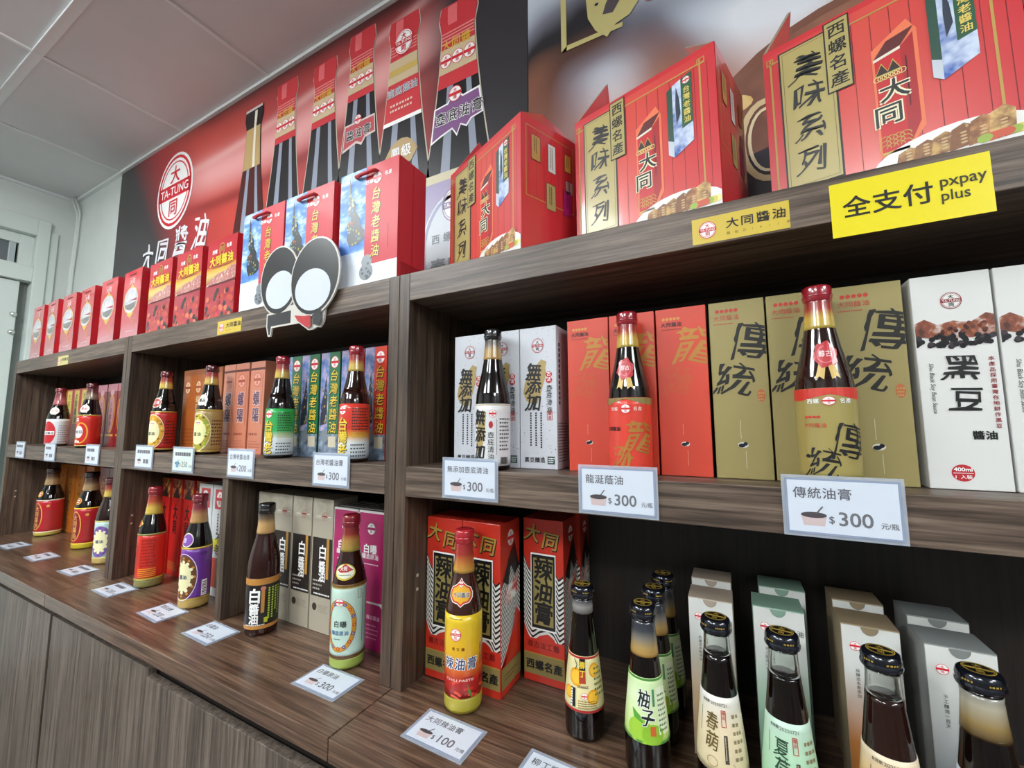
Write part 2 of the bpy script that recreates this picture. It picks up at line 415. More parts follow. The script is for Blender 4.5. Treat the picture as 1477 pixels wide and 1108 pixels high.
# ------------------------------------------------------------------ posters on the wall (flat printed boards)
def poster_red():
    m, nt, b = newmat('red_poster_print'); co, s = sepobj(nt); X, Z = s[0], s[2]
    nz = noise(nt, co, 1.6, 2, .5, (1, 1, 1))
    t = math_(nt, 'ADD', math_(nt, 'ADD', X, math_(nt, 'MULTIPLY', Z, .7)), .72)          # charcoal to red, diagonal
    base = ramp(nt, [(.36, '#3a3638'), (.52, '#a83034'), (.70, '#c2443a'), (.86, '#b8443c'), (1, '#a83a3a')], math_(nt, 'ADD', math_(nt, 'MULTIPLY', t, .55), .46))
    def band(off, slope, curv, width, colr, amt, src):
        dx = math_(nt, 'ADD', X, 1.5)
        c = math_(nt, 'ADD', math_(nt, 'MULTIPLY', dx, slope), math_(nt, 'MULTIPLY', math_(nt, 'MULTIPLY', dx, dx), curv))
        dd = math_(nt, 'SUBTRACT', math_(nt, 'SUBTRACT', Z, off), c)
        e = math_(nt, 'POWER', 2.718, math_(nt, 'MULTIPLY', math_(nt, 'MULTIPLY', dd, dd), -1 / (width * width)))
        fade = nt.nodes.new('ShaderNodeMapRange'); fade.inputs[1].default_value = -2.35; fade.inputs[2].default_value = -1.95
        nt.links.new(X, fade.inputs[0])
        return mix(nt, math_(nt, 'MULTIPLY', math_(nt, 'MULTIPLY', e, amt), fade.outputs[0]), src, colr)
    c = band(2.345, .02, .10, .085, '#e7a9a6', .85, base)
    c = band(2.64, -.02, -.02, .055, '#3c1216', .95, c)
    c = band(2.215, .06, .12, .03, '#7c1a1c', .7, c)
    c = band(2.44, .10, .10, .02, '#e8b9b4', .5, c)
    r = nt.nodes.new('ShaderNodeMapRange'); r.inputs[1].default_value = -.80; r.inputs[2].default_value = -.66; nt.links.new(X, r.inputs[0])
    c = mix(nt, r.outputs[0], c, '#2d2b2f')
    nt.links.new(c, b.inputs['Base Color']); b.inputs['Roughness'].default_value = .38; return m
def poster_blur():
    m, nt, b = newmat('soft_focus_poster_print'); co, s = sepobj(nt); X, Z = s[0], s[2]
    n1 = noise(nt, co, 3.4, 1, .4); n2 = noise(nt, co, 1.7, 1, .4, (1.3, 1, 1))
    g = ramp(nt, [(.30, '#1d1b20'), (.40, '#70707c'), (.50, '#b3bac6'), (.62, '#dde0e6')], math_(nt, 'ADD', n1, math_(nt, 'MULTIPLY', math_(nt, 'SUBTRACT', X, .1), .12)))
    warm = ramp(nt, [(.3, '#4d2f28'), (.5, '#8d5540'), (.62, '#c27b52'), (.75, '#d8b09a')], n2)
    r = nt.nodes.new('ShaderNodeMapRange'); r.inputs[1].default_value = 2.14; r.inputs[2].default_value = 1.92; nt.links.new(math_(nt, 'ADD', Z, math_(nt, 'MULTIPLY', math_(nt, 'SUBTRACT', n1, .5), .5)), r.inputs[0])
    nt.links.new(mix(nt, r.outputs[0], g, warm), b.inputs['Base Color']); b.inputs['Roughness'].default_value = .4; return m
YP = .8935
def mposter(u, v, l): return (u, YP - .0006 - l * .0005, v)
def poster_bottle(p, x, top, hw, k):
    """one printed bottle: x centre, top z, half width of the cap"""
    GL1 = M('#16161a', .35); HI = M('#8f96a6', .35); RIM = M('#c9bfae', .4)
    prof = {0: [(0, .95), (.05, 1.0), (.065, .82), (.10, .78), (.20, .85), (.32, 1.02), (.46, 1.38), (.6, 1.75), (.8, 2.0), (1, 2.1)]}.get(k, [(0, .90), (.015, 1), (.065, 1), (.085, .86), (.11, .84), (.16, .88), (.25, .98), (.38, 1.18), (.52, 1.46), (.72, 1.9), (.85, 2.1), (1.0, 2.15)])
    H = .86
    def wd(t):
        for (a, b_), (c, d_) in zip(prof, prof[1:]):
            if a <= t <= c: return hw * (b_ + (d_ - b_) * (t - a) / (c - a))
        return hw * prof[-1][1]
    def sec(t0, t1, m, l, s0=-1, s1=1, n=8, grow=0):
        ts = [t0 + (t1 - t0) * i / n for i in range(n + 1)]
        vs = []
        for t in ts: vs += [(x + s0 * (wd(t) + grow), top - t * H), (x + s1 * (wd(t) + grow), top - t * H)]
        p.it.append((vs, [(2 * i, 2 * i + 1, 2 * i + 3, 2 * i + 2) for i in range(n)], m, l))
    sec(0, 1, RIM if k else M('#3a1712', .4), 1, n=20, grow=.004)
    sec(0, 1, M('#4a1512', .35) if k == 0 else GL1, 2, n=20)
    sec(.28, 1, HI, 3, -.52, -.22, 14); sec(.28, 1, HI, 3, .42, .66, 14)
    if k == 0:
        sec(0, .10, M('#17181c', .3), 4); sec(.10, .30, M('#b89b66', .4), 4); sec(.0, .012, M('#cfc9c4', .4), 5)
        sec(.02, .30, M('#e6dcc8', .4), 5, .1, .4)
        return
    RP = M('#c8323a', .4)
    sec(0, .28 if k != 5 else .30, RP, 4)
    sec(.005, .075, M('#e4696c', .4), 5, -.55, -.05)
    for i in range(4): sec(.10 + i * .012, .105 + i * .012, M('#e58a86', .4), 5)
    sec(.16, .25, M('#cbb592', .4), 5)
    if k != 4:
        p.row('大同醬油'[:3], x - hw * .85, top - .148 * H, hw * .5, M('#d9a83c', .4), l=6)
        for q in (-.62, 0, .62): p.emblem(x + hw * q, top - .205 * H, hw * .30, hw * .34, 6, False)
    if k == 3:
        p.poly([(x - hw * 1.12, top - .375 * H), (x + hw * 1.14, top - .375 * H), (x + hw * 1.22, top - .45 * H), (x + hw * .5, top - .455 * H), (x + hw * .2, top - .48 * H), (x - hw * .2, top - .465 * H), (x - hw * 1.28, top - .485 * H)], M('#d8c9c4', .4), 5)
        p.poly([(x - hw * 1.06, top - .383 * H), (x + hw * 1.08, top - .383 * H), (x + hw * 1.15, top - .443 * H), (x + hw * .45, top - .446 * H), (x + hw * .2, top - .47 * H), (x - hw * .2, top - .455 * H), (x - hw * 1.2, top - .474 * H)], M('#b5474f', .4), 6); p.emblem(x - hw * .1, top - .37 * H, hw * .26, hw * .28, 7, False)
        p.row('醬油膏', x - hw * 1.0, top - .425 * H, hw * .62, WHITE, l=7.2, bold=.04, brush=.5); p.row('醬油膏', x - hw * 1.0, top - .425 * H, hw * .62, BLACK, l=8, bold=.008, brush=.5)
    if k == 4:
        sec(.28, .40, RP, 4); p.emblem(x, top - .10 * H, hw * .62, hw * .70, 6); sec(.195, .22, M('#c8a85a', .4), 6)
        p.row('壺底蔭油', x - hw * 1.0, top - .285 * H, hw * .48, WHITE, l=7, bold=.04); p.row('壺底蔭油', x - hw * 1.0, top - .285 * H, hw * .48, M('#33486e', .4), l=8, bold=0)
        p.ticks(x - hw * .8, top - .36 * H, x + hw * .8, top - .32 * H, M('#e8c9b8', .4), 2, 6); sec(.395, .41, WHITE, 6)
        p.poly([(x + hw * 1.25 * math.sin(a), top - .60 * H + hw * 1.75 * math.cos(a)) for a in (-1.0, -.6, -.3, 0, .3, .6, 1.0)] + [(x + hw * .6, top - .575 * H), (x, top - .555 * H), (x - hw * .6, top - .575 * H)], M('#b3986a', .4), 6)
        p.row('鳳級', x - hw * .70, top - .525 * H, hw * .66, WHITE, l=7)
    if k == 5:
        LB = [(-1.22, .365), (-.5, .36), (-.3, .335), (.1, .335), (.3, .352), (1.15, .345), (1.32, .44), (.75, .448), (.5, .47), (.2, .455), (0, .49), (-.25, .46), (-.9, .475), (-1.4, .49)]
        p.poly([(x + hw * a, top - b_ * H) for a, b_ in LB], WHITE, 5); p.poly([(x + hw * a * .94, top - ((b_ - .41) * .88 + .41) * H) for a, b_ in LB], M('#7d5183', .4), 6)
        p.row('壺底油膏', x - hw * 1.15, top - .41 * H, hw * .60, WHITE, l=7, bold=.05, brush=.5); p.row('壺底油膏', x - hw * 1.15, top - .41 * H, hw * .60, BLACK, l=8, bold=.008, brush=.5)
        p.emblem(x - hw * .1, top - .338 * H, hw * .34, hw * .36, 7, False)
        sec(.62, 1, M('#9a8fb0', .4), 5); sec(.60, .63, M('#c9bfa0', .4), 6)
        p.ell(x - hw * .1, top - .86 * H, hw * 1.7, hw * 2.4, M('#c3cad2', .4), 6, 30); p.ring(x - hw * .1, top - .86 * H, hw * 1.62, hw * 2.3, .01, M('#8d8fb0', .4), 7, 30)
        p.emblem(x - hw * .1, top - .72 * H, hw * .62, hw * .75, 7, red=M('#8a7f9e', .4))
        p.row('西螺名產', x - hw * 1.25, top - .825 * H, hw * .45, M('#5c6672', .4), l=8, pitch=1.35)
        p.row('壺底油', x - hw * 1.3, top - .92 * H, hw * .82, M('#3a4450', .4), l=8)
q = MB().box(-2.842, -.4215, YP, YW - .001, 1.46, ZC - .013, poster_red()).build('wall_poster')
tag(q, 'red wall poster printed with six tall sauce bottles and an oval emblem', 'poster', 'printed posters behind the shelves')
p = Pr()
p.emblem(-2.243, 2.365, .150, .172, 3); p.ring(-2.243, 2.365, .162, .186, .014, WHITE, 2, 36)
INKW = M('#e4e6ea', .4)
for c_, cx, cz, hh in (('大', -2.465, 2.075, .145), ('同', -2.315, 2.085, .14), ('醬', -2.152, 2.10, .145), ('油', -1.985, 2.105, .16)): p.ch(c_, cx, cz, hh, INKW, 2, .012, .85, .15, .8)
for k, (x, top, hw) in enumerate(((-1.632, 2.545, .058), (-1.425, 2.572, .060), (-1.212, 2.558, .061), (-1.030, 2.590, .060), (-.845, 2.548, .062), (-.640, 2.497, .066))): poster_bottle(p, x, top, hw, k)
link('poster_print', p.mesh('poster_print', mposter, None, (-2.84, 1.5, -.424, ZC - .014)), q)
q = MB().box(-.4185, 1.9, YP, YW - .001, 1.46, ZC - .013, poster_blur()).build('wall_poster')
tag(q, 'soft focus wall poster of bowls with a gold brush character above the gift cartons', 'poster', 'printed posters behind the shelves')
p = Pr(); PG = M('#b8ac72', .4)
p.rect(-.327, 2.187, -.313, 2.62, PG, 2); p.poly([(-.327, 2.187), (-.177, 2.186), (-.176, 2.197), (-.313, 2.200)], PG, 2)
p.poly([(-.275, 2.345), (-.262, 2.30), (-.258, 2.245), (-.240, 2.205), (-.213, 2.176), (-.192, 2.200), (-.160, 2.208), (-.138, 2.235), (-.146, 2.262), (-.150, 2.31), (-.165, 2.36), (-.23, 2.37)], PG, 3)
p.poly([(-.222, 2.238), (-.198, 2.232), (-.176, 2.262), (-.172, 2.298), (-.190, 2.300), (-.214, 2.262)], M('#4a3f44', .4), 4); p.ell(-.236, 2.272, .005, .004, BLACK, 4, 8); p.rect(-.30, 2.40, -.12, 2.44, PG, 3); p.rect(-.225, 2.36, -.19, 2.50, PG, 3.2)
p.poly([(-.142, 2.275), (-.122, 2.222), (-.110, 2.218), (-.106, 2.228), (-.120, 2.28)], M('#b8383c', .4), 3)
BW = NZ([(.3, '#6d4538'), (.6, '#9a6a56'), (.8, '#b58a74')], 5, .4)
p.ell(.30, 1.80, .34, .26, BW, 1, 36); p.ring(.30, 1.80, .34, .26, .016, M('#7c5142', .4), 2, 36)
p.ell(.20, 1.66, .30, .15, M('#2b2730', .4), 2, 30)
for k in range(16): p.ell(.02 + random.uniform(0, .5), 1.62 + random.uniform(-.06, .10), .032, .022, NZ([(.3, '#8f8a90'), (.7, '#d2cfd2')], 12, .4) if k % 3 else M('#3b2a24', .4), 3 + k * .05, 12)
p.ell(.0, 1.905, .07, .025, NZ([(.3, '#c9a35f'), (.7, '#e6d39a')], 14, .4), 3)
p.ring(.09, 1.815, .05, .085, .012, M('#cbb48a', .4), 4); p.ring(.09, 1.815, .034, .066, .006, M('#d8c7a2', .4), 4)
link('poster_print', p.mesh('poster_print', mposter, None, (-.416, 1.5, 1.88, ZC - .014)), q)

# ------------------------------------------------------------------ cartons
def carton(name, label, cat, x, y, z, w_, d_, h_, body, front=None, side=None, top=None, rz=0, group=None, bevel=.0012, cache=None, extra=None):
    r = thing(name, label, cat, (x, y, z + .0005), rz, group)
    if cache is not None and cache.get('me'):
        for n_, me in cache['me']: link(n_, me, r, bevel if n_ == 'carton_body' else 0)
        if extra: extra(r)
        return r
    ms = [('carton_body', MB().box(-w_ / 2, w_ / 2, 0, d_, 0, h_, body).mesh('carton_body'))]
    if front: ms.append(('front_print', front(Pr().rect(-w_ / 2, 0, w_ / 2, h_, body, -.5), w_, h_).mesh('front_print', mfront, None, (-w_ / 2 + .0006, .0006, w_ / 2 - .0006, h_ - .0006))))
    if side: ms.append(('side_print', side(Pr().rect(0, 0, d_, h_, body, -.5), d_, h_).mesh('side_print', mside(w_), None, (.0006, .0006, d_ - .0006, h_ - .0006))))
    if top: ms.append(('top_print', top(Pr().rect(-w_ / 2, 0, w_ / 2, d_, body, -.5), w_, d_).mesh('top_print', mtop(h_), None, (-w_ / 2 + .0006, .0006, w_ / 2 - .0006, d_ - .0006))))
    for n_, me in ms: link(n_, me, r, bevel if n_ == 'carton_body' else 0)
    if cache is not None: cache['me'] = ms
    if extra: extra(r)
    return r
def speck(p, x0, y0, x1, y1, m, n, s=.0008, l=1):
    for _ in range(n): p.ell(random.uniform(x0, x1), random.uniform(y0, y1), s * random.uniform(.6, 1.4), s * random.uniform(.6, 1.4), m, l, 6)
    return p

# --- three large gift cartons on the top board
def food(p, cx, cy, w_, l=6):
    PL = M('#e9e6e2', .3, .3)
    p.ell(cx, cy, w_ * .62, w_ * .30, PL, l, 30)
    cols = ['#b98a4e', '#9a6a3c', '#c9a05e', '#8c5b34', '#c98f5a', '#d8b070']
    for k in range(6):
        a = cx - w_ * .34 + k * w_ * .135
        p.poly([(a - w_ * .09, cy + w_ * .0), (a - w_ * .06, cy + w_ * (.15 + .025 * k)), (a + w_ * .03, cy + w_ * (.19 + .025 * k)), (a + w_ * .10, cy + w_ * (.15 + .02 * k)), (a + w_ * .09, cy + w_ * .02)], NZ([(.35, cols[k]), (.6, '#7a4a2a'), (.75, '#dcc08a')], 60, .4), l + 1 + k * .1)
        for j in range(4): p.ell(a + w_ * .02, cy + w_ * (.06 + j * .035), w_ * .026, w_ * .011, M('#c9a878', .4), l + 2, 8)
    for k in range(22): p.ell(cx - w_ * .50 + (k * 7 % 22) * w_ * .048, cy - w_ * (.04 + .06 * (k % 3)) + w_ * .07, w_ * .055, w_ * .045, M(random.choice(['#e3d04c', '#d7c95a', '#9ab04a', '#efe39a', '#c7543a']), .4), l + 2 + k * .03, 10)
    return p
def gift_front(p, w_, h_):
    RB_ = M('#c01822', .4); G2 = M('#b7954a', .4); PLK = GR([(0, '#cf383f'), (.5, '#d64d42'), (1, '#cb333b')], -.12, .12, 0, .3, .5)
    p.rect(-w_ / 2, 0, w_ / 2, h_ * .965, PLK, 0)
    for k in range(13): a = -w_ * .46 + k * w_ * .076; p.rect(a - .0004, h_ * .02, a + .0004, h_ * .90, M('#7d1418', .4), 1)
    p.rect(-w_ * .47, h_ * .905, w_ * .44, h_ * .913, G2, 2); p.rect(w_ * .405, h_ * .02, w_ * .415, h_ * .94, G2, 2); p.rect(-w_ * .465, 0, -w_ * .455, h_ * .94, G2, 2)
    p.frame(w_ * .395, h_ * .90, w_ * .44, h_ * .94, .0012, G2, 3); p.frame(-w_ * .48, h_ * .90, -w_ * .445, h_ * .94, .0012, G2, 3)
    KH = M('#b0a061', .35, .2)
    p.rect(-w_ * .42, h_ * .10, -w_ * .155, h_ * .945, BLACK, 3); p.rect(-w_ * .411, h_ * .108, -w_ * .164, h_ * .937, KH, 4); p.frame(-w_ * .40, h_ * .12, -w_ * .175, h_ * .925, .0005, M('#5a5030', .4), 5)
    p.rect(-w_ * .20, h_ * .57, -w_ * .085, h_ * .98, BLACK, 6); p.rect(-w_ * .193, h_ * .577, -w_ * .092, h_ * .973, KH, 7)
    p.col('西螺名產', -w_ * .1425, h_ * .96, h_ * .082, BLACK, 1.15, l=8)
    for c_, yy, k in (('美', .79, .4), ('味', .62, .1), ('系', .43, .3), ('列', .245, .2)): p.ch(c_, -w_ * .29, h_ * yy, h_ * .16, BLACK, 6, .006, .95, .1, .9 + k)
    # printed picture of the tall red carton
    RC = M('#c4151f', .4); OL = M('#c9a94f', .4)
    p.poly([(-w_ * .01, h_ * .12), (w_ * .10, h_ * .13), (w_ * .165, h_ * .22), (w_ * .165, h_ * .72), (w_ * .13, h_ * .79), (-w_ * .01, h_ * .70)], M('#e8764e', .4), 3)
    p.poly([(0, h_ * .13), (w_ * .10, h_ * .14), (w_ * .10, h_ * .66), (0, h_ * .64)], RC, 4); p.poly([(w_ * .10, h_ * .14), (w_ * .15, h_ * .25), (w_ * .15, h_ * .71), (w_ * .10, h_ * .66)], M('#a8141c', .4), 4)
    p.poly([(-w_ * .005, h_ * .645), (w_ * .10, h_ * .665), (w_ * .155, h_ * .74), (w_ * .05, h_ * .72)], M('#5a1014', .4), 5); p.poly([(-w_ * .005, h_ * .63), (w_ * .10, h_ * .65), (w_ * .10, h_ * .665), (-w_ * .005, h_ * .645)], M('#e6dccb', .4), 6)
    for q in (.025, .07):
        p.poly([(w_ * (q - .03), h_ * .545), (w_ * q, h_ * .615), (w_ * (q + .03), h_ * .545)], OL, 5); p.poly([(w_ * (q - .024), h_ * .553), (w_ * q, h_ * .605), (w_ * (q + .024), h_ * .553)], M('#2a0e0c', .4), 6)
    for k in range(7): p.ring(w_ * (.005 + k * .016), h_ * .535, .004, .004, .001, M('#e4d28a', .4), 6, 8)
    for c_, yy, xx in (('大', .455, .065), ('同', .335, .035)):
        p.ch(c_, w_ * xx, h_ * yy, h_ * .115, M('#efe6c4', .4), 6, .06); p.ch(c_, w_ * xx, h_ * yy, h_ * .115, BLACK, 7, .012)
    for j in range(3):
        for k in range(4): p.ring(w_ * (.012 + k * .026), h_ * (.16 + j * .022), .0055, .0055, .0009, OL, 6, 10, 0, PI)
    p.rect(0, h_ * .13, w_ * .10, h_ * .143, OL, 6)
    p.ticks(w_ * .115, h_ * .32, w_ * .128, h_ * .60, M('#3a0c0e', .4), 1, 6, True)
    # printed picture of the blue and green carton
    BL_ = NZ([(.35, '#3b5fae'), (.55, '#c8d4ea'), (.75, '#eef1f6')], 30, .4); GN = M('#24573a', .4)
    p.poly([(w_ * .205, h_ * .43), (w_ * .24, h_ * .40), (w_ * .24, h_ * .86), (w_ * .205, h_ * .84)], M('#21493a', .4), 4)
    p.poly([(w_ * .24, h_ * .40), (w_ * .36, h_ * .46), (w_ * .36, h_ * .895), (w_ * .24, h_ * .86)], BL_, 4); p.poly([(w_ * .295, h_ * .56), (w_ * .36, h_ * .575), (w_ * .36, h_ * .895), (w_ * .295, h_ * .876)], GN, 5)
    p.poly([(w_ * .205, h_ * .43), (w_ * .24, h_ * .40), (w_ * .24, h_ * .50), (w_ * .205, h_ * .52)], M('#c4cbd6', .4), 5)
    p.poly([(w_ * .262, h_ * .60), (w_ * .288, h_ * .66), (w_ * .282, h_ * .76), (w_ * .265, h_ * .84), (w_ * .258, h_ * .72)], M('#2a3346', .4), 6)
    p.emblem(w_ * .328, h_ * .852, .0055, .0055, 6, False); p.col('台灣老醬油', w_ * .328, h_ * .815, h_ * .043, M('#e6cf6a', .4), 1.1, l=7)
    food(p, w_ * .24, h_ * .045, w_ * .46)
    return p
def gift_side(p, d_, h_):
    G2 = M('#b7954a', .4); p.frame(d_ * .07, h_ * .40, d_ * .93, h_ * .93, .0015, G2, 1)
    for k in range(6): a = d_ * (.12 + k * .13); p.rect(a, h_ * .41, a + .0006, h_ * .91, M('#9c1a20', .4), 1)
    for cx, cy, ww, hh, c_ in ((.24, .78, .16, .19, '#b98d4e'), (.52, .76, .14, .22, '#d9d5cf'), (.82, .79, .12, .14, '#e2b04a'), (.84, .60, .14, .10, '#c9a0a0'), (.5, .46, .17, .20, '#a9975f'), (.80, .47, .15, .20, '#c3267f')):
        p.rect(d_ * (cx - ww / 2), h_ * (cy - hh / 2), d_ * (cx + ww / 2), h_ * (cy + hh / 2), M(c_, .4), 2); p.frame(d_ * (cx - ww / 2), h_ * (cy - hh / 2), d_ * (cx + ww / 2), h_ * (cy + hh / 2), .0008, M('#5a2a20', .4), 3)
        p.ticks(d_ * (cx - ww * .2), h_ * (cy - hh * .4), d_ * (cx + ww * .2), h_ * (cy + hh * .4), M('#3a2a26', .4), 2, 3, True)
    p.row('大同醬油', d_ * .48, h_ * .10, d_ * .085, M('#7c1014', .4), l=2); p.ticks(d_ * .48, h_ * .02, d_ * .9, h_ * .07, M('#7c1014', .4), 2); return p
GB = M('#cb2f36', .3, .5); KRAFT = M('#8d8470', .7)
def flaps(la, ra):
    def f(r):
        w_, d_, h_ = .24, .14, .25
        for nm, sx, (ix, up), dep in (('end_flap', -1, la, .14), ('end_flap', 1, ra, .14)):
            x0 = sx * w_ / 2; ap = Vector((x0 - sx * ix, d_ * .5, h_ + up)); a = Vector((x0, .002, h_)); b_ = Vector((x0, d_ - .002, h_))
            t = Vector((-sx * .0045, 0, 0)); q = MB()
            q.add([a, b_, ap, a + t, b_ + t, ap + t], [(0, 1, 2) if sx > 0 else (0, 2, 1), (3, 5, 4) if sx > 0 else (3, 4, 5)], GB)
            q.add([a, ap, a + t, ap + t, b_, b_ + t], [(0, 1, 3, 2), (1, 4, 5, 3)], KRAFT)
            q.build(nm, r)
        pts = [(.012 * math.cos(k * PI / 8) * 2 + .035, h_ + .028 + .022 * math.sin(k * PI / 8)) for k in range(9)]
        q = MB().prism([(.059, h_), ] + pts + [(.011, h_)], .0022, GB, .105); q.build('carry_tab', r)
    return f
gc = {}
carton('gift_carton', 'red gift carton turned furthest aside, showing its printed end beside the tall blue bag', 'gift carton', -.408, .652, TS, .24, .14, .25, GB, gift_front, gift_side, None, math.radians(-23.6), 'red gift cartons on the top board', .0015, gc, flaps((.004, .105), (.020, .040)))
carton('gift_carton', 'red gift carton in the middle, directly above the small yellow sticker', 'gift carton', -.110, .646, TS, .24, .14, .25, GB, gift_front, gift_side, None, math.radians(-15.5), 'red gift cartons on the top board', .0015, gc, flaps((.026, .105), (.062, .082)))
carton('gift_carton', 'largest looking red gift carton, above the bright yellow payment sign', 'gift carton', .1835, .643, TS, .24, .14, .25, GB, gift_front, gift_side, None, math.radians(-15.5), 'red gift cartons on the top board', .0015, gc, flaps((.026, .105), (.062, .082)))

# --- three blue and red gift bags
def bag_front(p, w_, h_):
    x = -w_ / 2; SKY = NZ([(.35, '#2f66b8'), (.5, '#5b8fd6'), (.62, '#b9d0ee'), (.75, '#e8eef6')], 16, .55, .04, (1, 1, 1.8))
    p.rect(x, 0, -w_ * .04, h_, SKY, 1); p.rect(x, 0, w_ / 2, h_ * .30, GR([(0, '#e6ecf3'), (.75, '#dfe7f2'), (1, '#c3d3ea')], 0, h_ * .30, 2, .55, .04), 2)
    RD = M('#c42a36', .55, .04); p.poly([(-w_ * .04, h_ * .24), (w_ * .10, h_ * .17), (w_ * .5, h_ * .17), (w_ / 2, h_), (-w_ * .04, h_)], RD, 3)
    DK = M('#20262a', .4)
    p.poly([(-w_ * .30, h_ * .36), (-w_ * .12, h_ * .37), (-w_ * .05, h_ * .40), (-w_ * .05, h_ * .47), (-w_ * .12, h_ * .52), (-w_ * .13, h_ * .58), (-w_ * .20, h_ * .64), (-w_ * .22, h_ * .72), (-w_ * .29, h_ * .78), (-w_ * .325, h_ * .96), (-w_ * .34, h_ * .80), (-w_ * .34, h_ * .64), (-w_ * .28, h_ * .60), (-w_ * .36, h_ * .55), (-w_ * .35, h_ * .42)], DK, 4)
    for k in range(34):
        yy = random.uniform(.37, .80); s_ = 1 - (yy - .37) * 1.6; xx = -.30 + random.uniform(-.04, .2 * max(.1, s_))
        p.ell(w_ * xx, h_ * yy, w_ * random.uniform(.010, .022), h_ * random.uniform(.006, .016), M(random.choice(['#7d8f3a', '#b8a03c', '#4f7a4a', '#c9b862', '#a0522d', '#5b8fb0']), .4), 5, 7)
    GRY = M('#7e858b', .4); GR2 = M('#50575d', .4)
    p.ell(w_ * .0, h_ * .115, w_ * .115, h_ * .07, GRY, 4, 14); p.ell(w_ * .01, h_ * .20, w_ * .09, h_ * .055, GRY, 5, 14)
    for k in range(12): p.ell(w_ * random.uniform(-.07, .09), h_ * random.uniform(.06, .23), w_ * .02, h_ * .012, GR2, 6, 7)
    p.emblem(w_ * .15, h_ * .875, w_ * .075, w_ * .08, 5, False); p.row('西螺', -w_ * .04, h_ * .86, w_ * .06, WHITE, l=5); p.row('名產', w_ * .27, h_ * .885, w_ * .06, WHITE, l=5)
    for i, c_ in enumerate('台灣老醬油'):
        yy = h_ * (.745 - i * .118); p.ch(c_, w_ * .148, yy - .001, h_ * .108, BLACK, 5, .014, .9, .1, .5); p.ch(c_, w_ * .14, yy, h_ * .108, M('#dcb93a', .4), 6, .006, .9, .1, .5)
    p.ticks(w_ * .34, h_ * .22, w_ * .365, h_ * .46, M('#3a0c10', .4), 1, 5, True); return p
def bag_side(p, d_, h_):
    p.rect(d_ * .49, 0, d_ * .51, h_, M('#a91822', .3), 1); p.ticks(d_ * .1, h_ * .04, d_ * .9, h_ * .16, M('#7d1018', .4), 7, 2); return p
BAGR = M('#c42a36', .55, .04)
bgc = {}
for lab, x0, x1 in (('blue and red gift bag half hidden behind the smaller oval of the cut-out', -1.140, -.966), ('blue and red gift bag directly behind the larger oval of the cut-out', -.962, -.782), ('blue and red gift bag with the wide red side, nearest the gift cartons', -.765, -.584)):
    def ex(r):
        MB().tube([(-.034, .001, .250), (-.032, -.007, .250), (-.012, -.010, .2495), (.012, -.010, .2495), (.026, -.007, .250), (.028, .001, .250)], .0042, M('#b01824', .5), 10).build('rope_handle', r)
    carton('gift_bag', lab, 'gift bag', (x0 + x1) / 2, .6145, TS, .176, .085, .270, BAGR, bag_front, bag_side, None, 0, 'blue and red gift bags on the top board', .002, bgc, ex)

# --- flat carriers with bean picture, and carriers with oval picture
def carrier_notch(w_, h_): return [(-w_ * .22, h_ * .925), (-w_ * .20, h_ * .945), (w_ * .20, h_ * .945), (w_ * .22, h_ * .925)]
def bean_front(p, w_, h_):
    p.rect(-w_ / 2, 0, w_ / 2, h_, GR([(0, '#b5283a'), (.45, '#9c2030'), (.56, '#c9b46a'), (.62, '#d8a83c'), (.68, '#b5202c'), (1, '#b81e2c')], 0, h_, 2, .25, .4), 0)
    p.poly([(-w_ * .5, h_ * .44), (w_ * .5, h_ * .46), (w_ * .5, h_ * .62), (w_ * .3, h_ * .62), (w_ * .2, h_ * .58), (-w_ * .1, h_ * .57), (-w_ * .3, h_ * .52)], NZ([(.35, '#c8b6a0'), (.5, '#a8444a'), (.7, '#e6d6c4')], 70, .3, .3), 1)
    p.rect(-w_ * .4, h_ * .43, w_ * .5, h_ * .45, M('#56131c', .4), 2)
    for k in range(46): p.ell(random.uniform(-.44, .44) * w_, h_ * random.uniform(.02, .36), w_ * .055, w_ * .05, M(random.choice(['#c0392b', '#8f1d1d', '#d9694a', '#2c1512', '#b03028']), .25, .4), 2 + k * .02, 9)
    p.ring(0, h_ * .865, w_ * .095, w_ * .12, w_ * .02, GOLD, 2); p.ch('同', 0, h_ * .865, w_ * .12, GOLD, 2)
    p.row('西螺', -w_ * .33, h_ * .855, w_ * .085, WHITE, l=2); p.row('名產', w_ * .15, h_ * .885, w_ * .085, WHITE, l=2)
    p.row('大同醬油', -w_ * .40, h_ * .735, w_ * .195, M('#5a1a10', .4), l=2, bold=.05); p.row('大同醬油', -w_ * .40, h_ * .735, w_ * .195, YEL, l=3, bold=.025)
    p.ticks(-w_ * .28, h_ * .645, w_ * .35, h_ * .672, M('#4a1a10', .4), 1, 3); return p
def carrier_side(p, d_, h_):
    for yy in (.72, .06):
        p.line([(d_ * .3, h_ * yy), (d_ * .5, h_ * (yy + .015)), (d_ * .7, h_ * (yy - .01))], .003, M('#d8c04a', .4), 1)
    return p
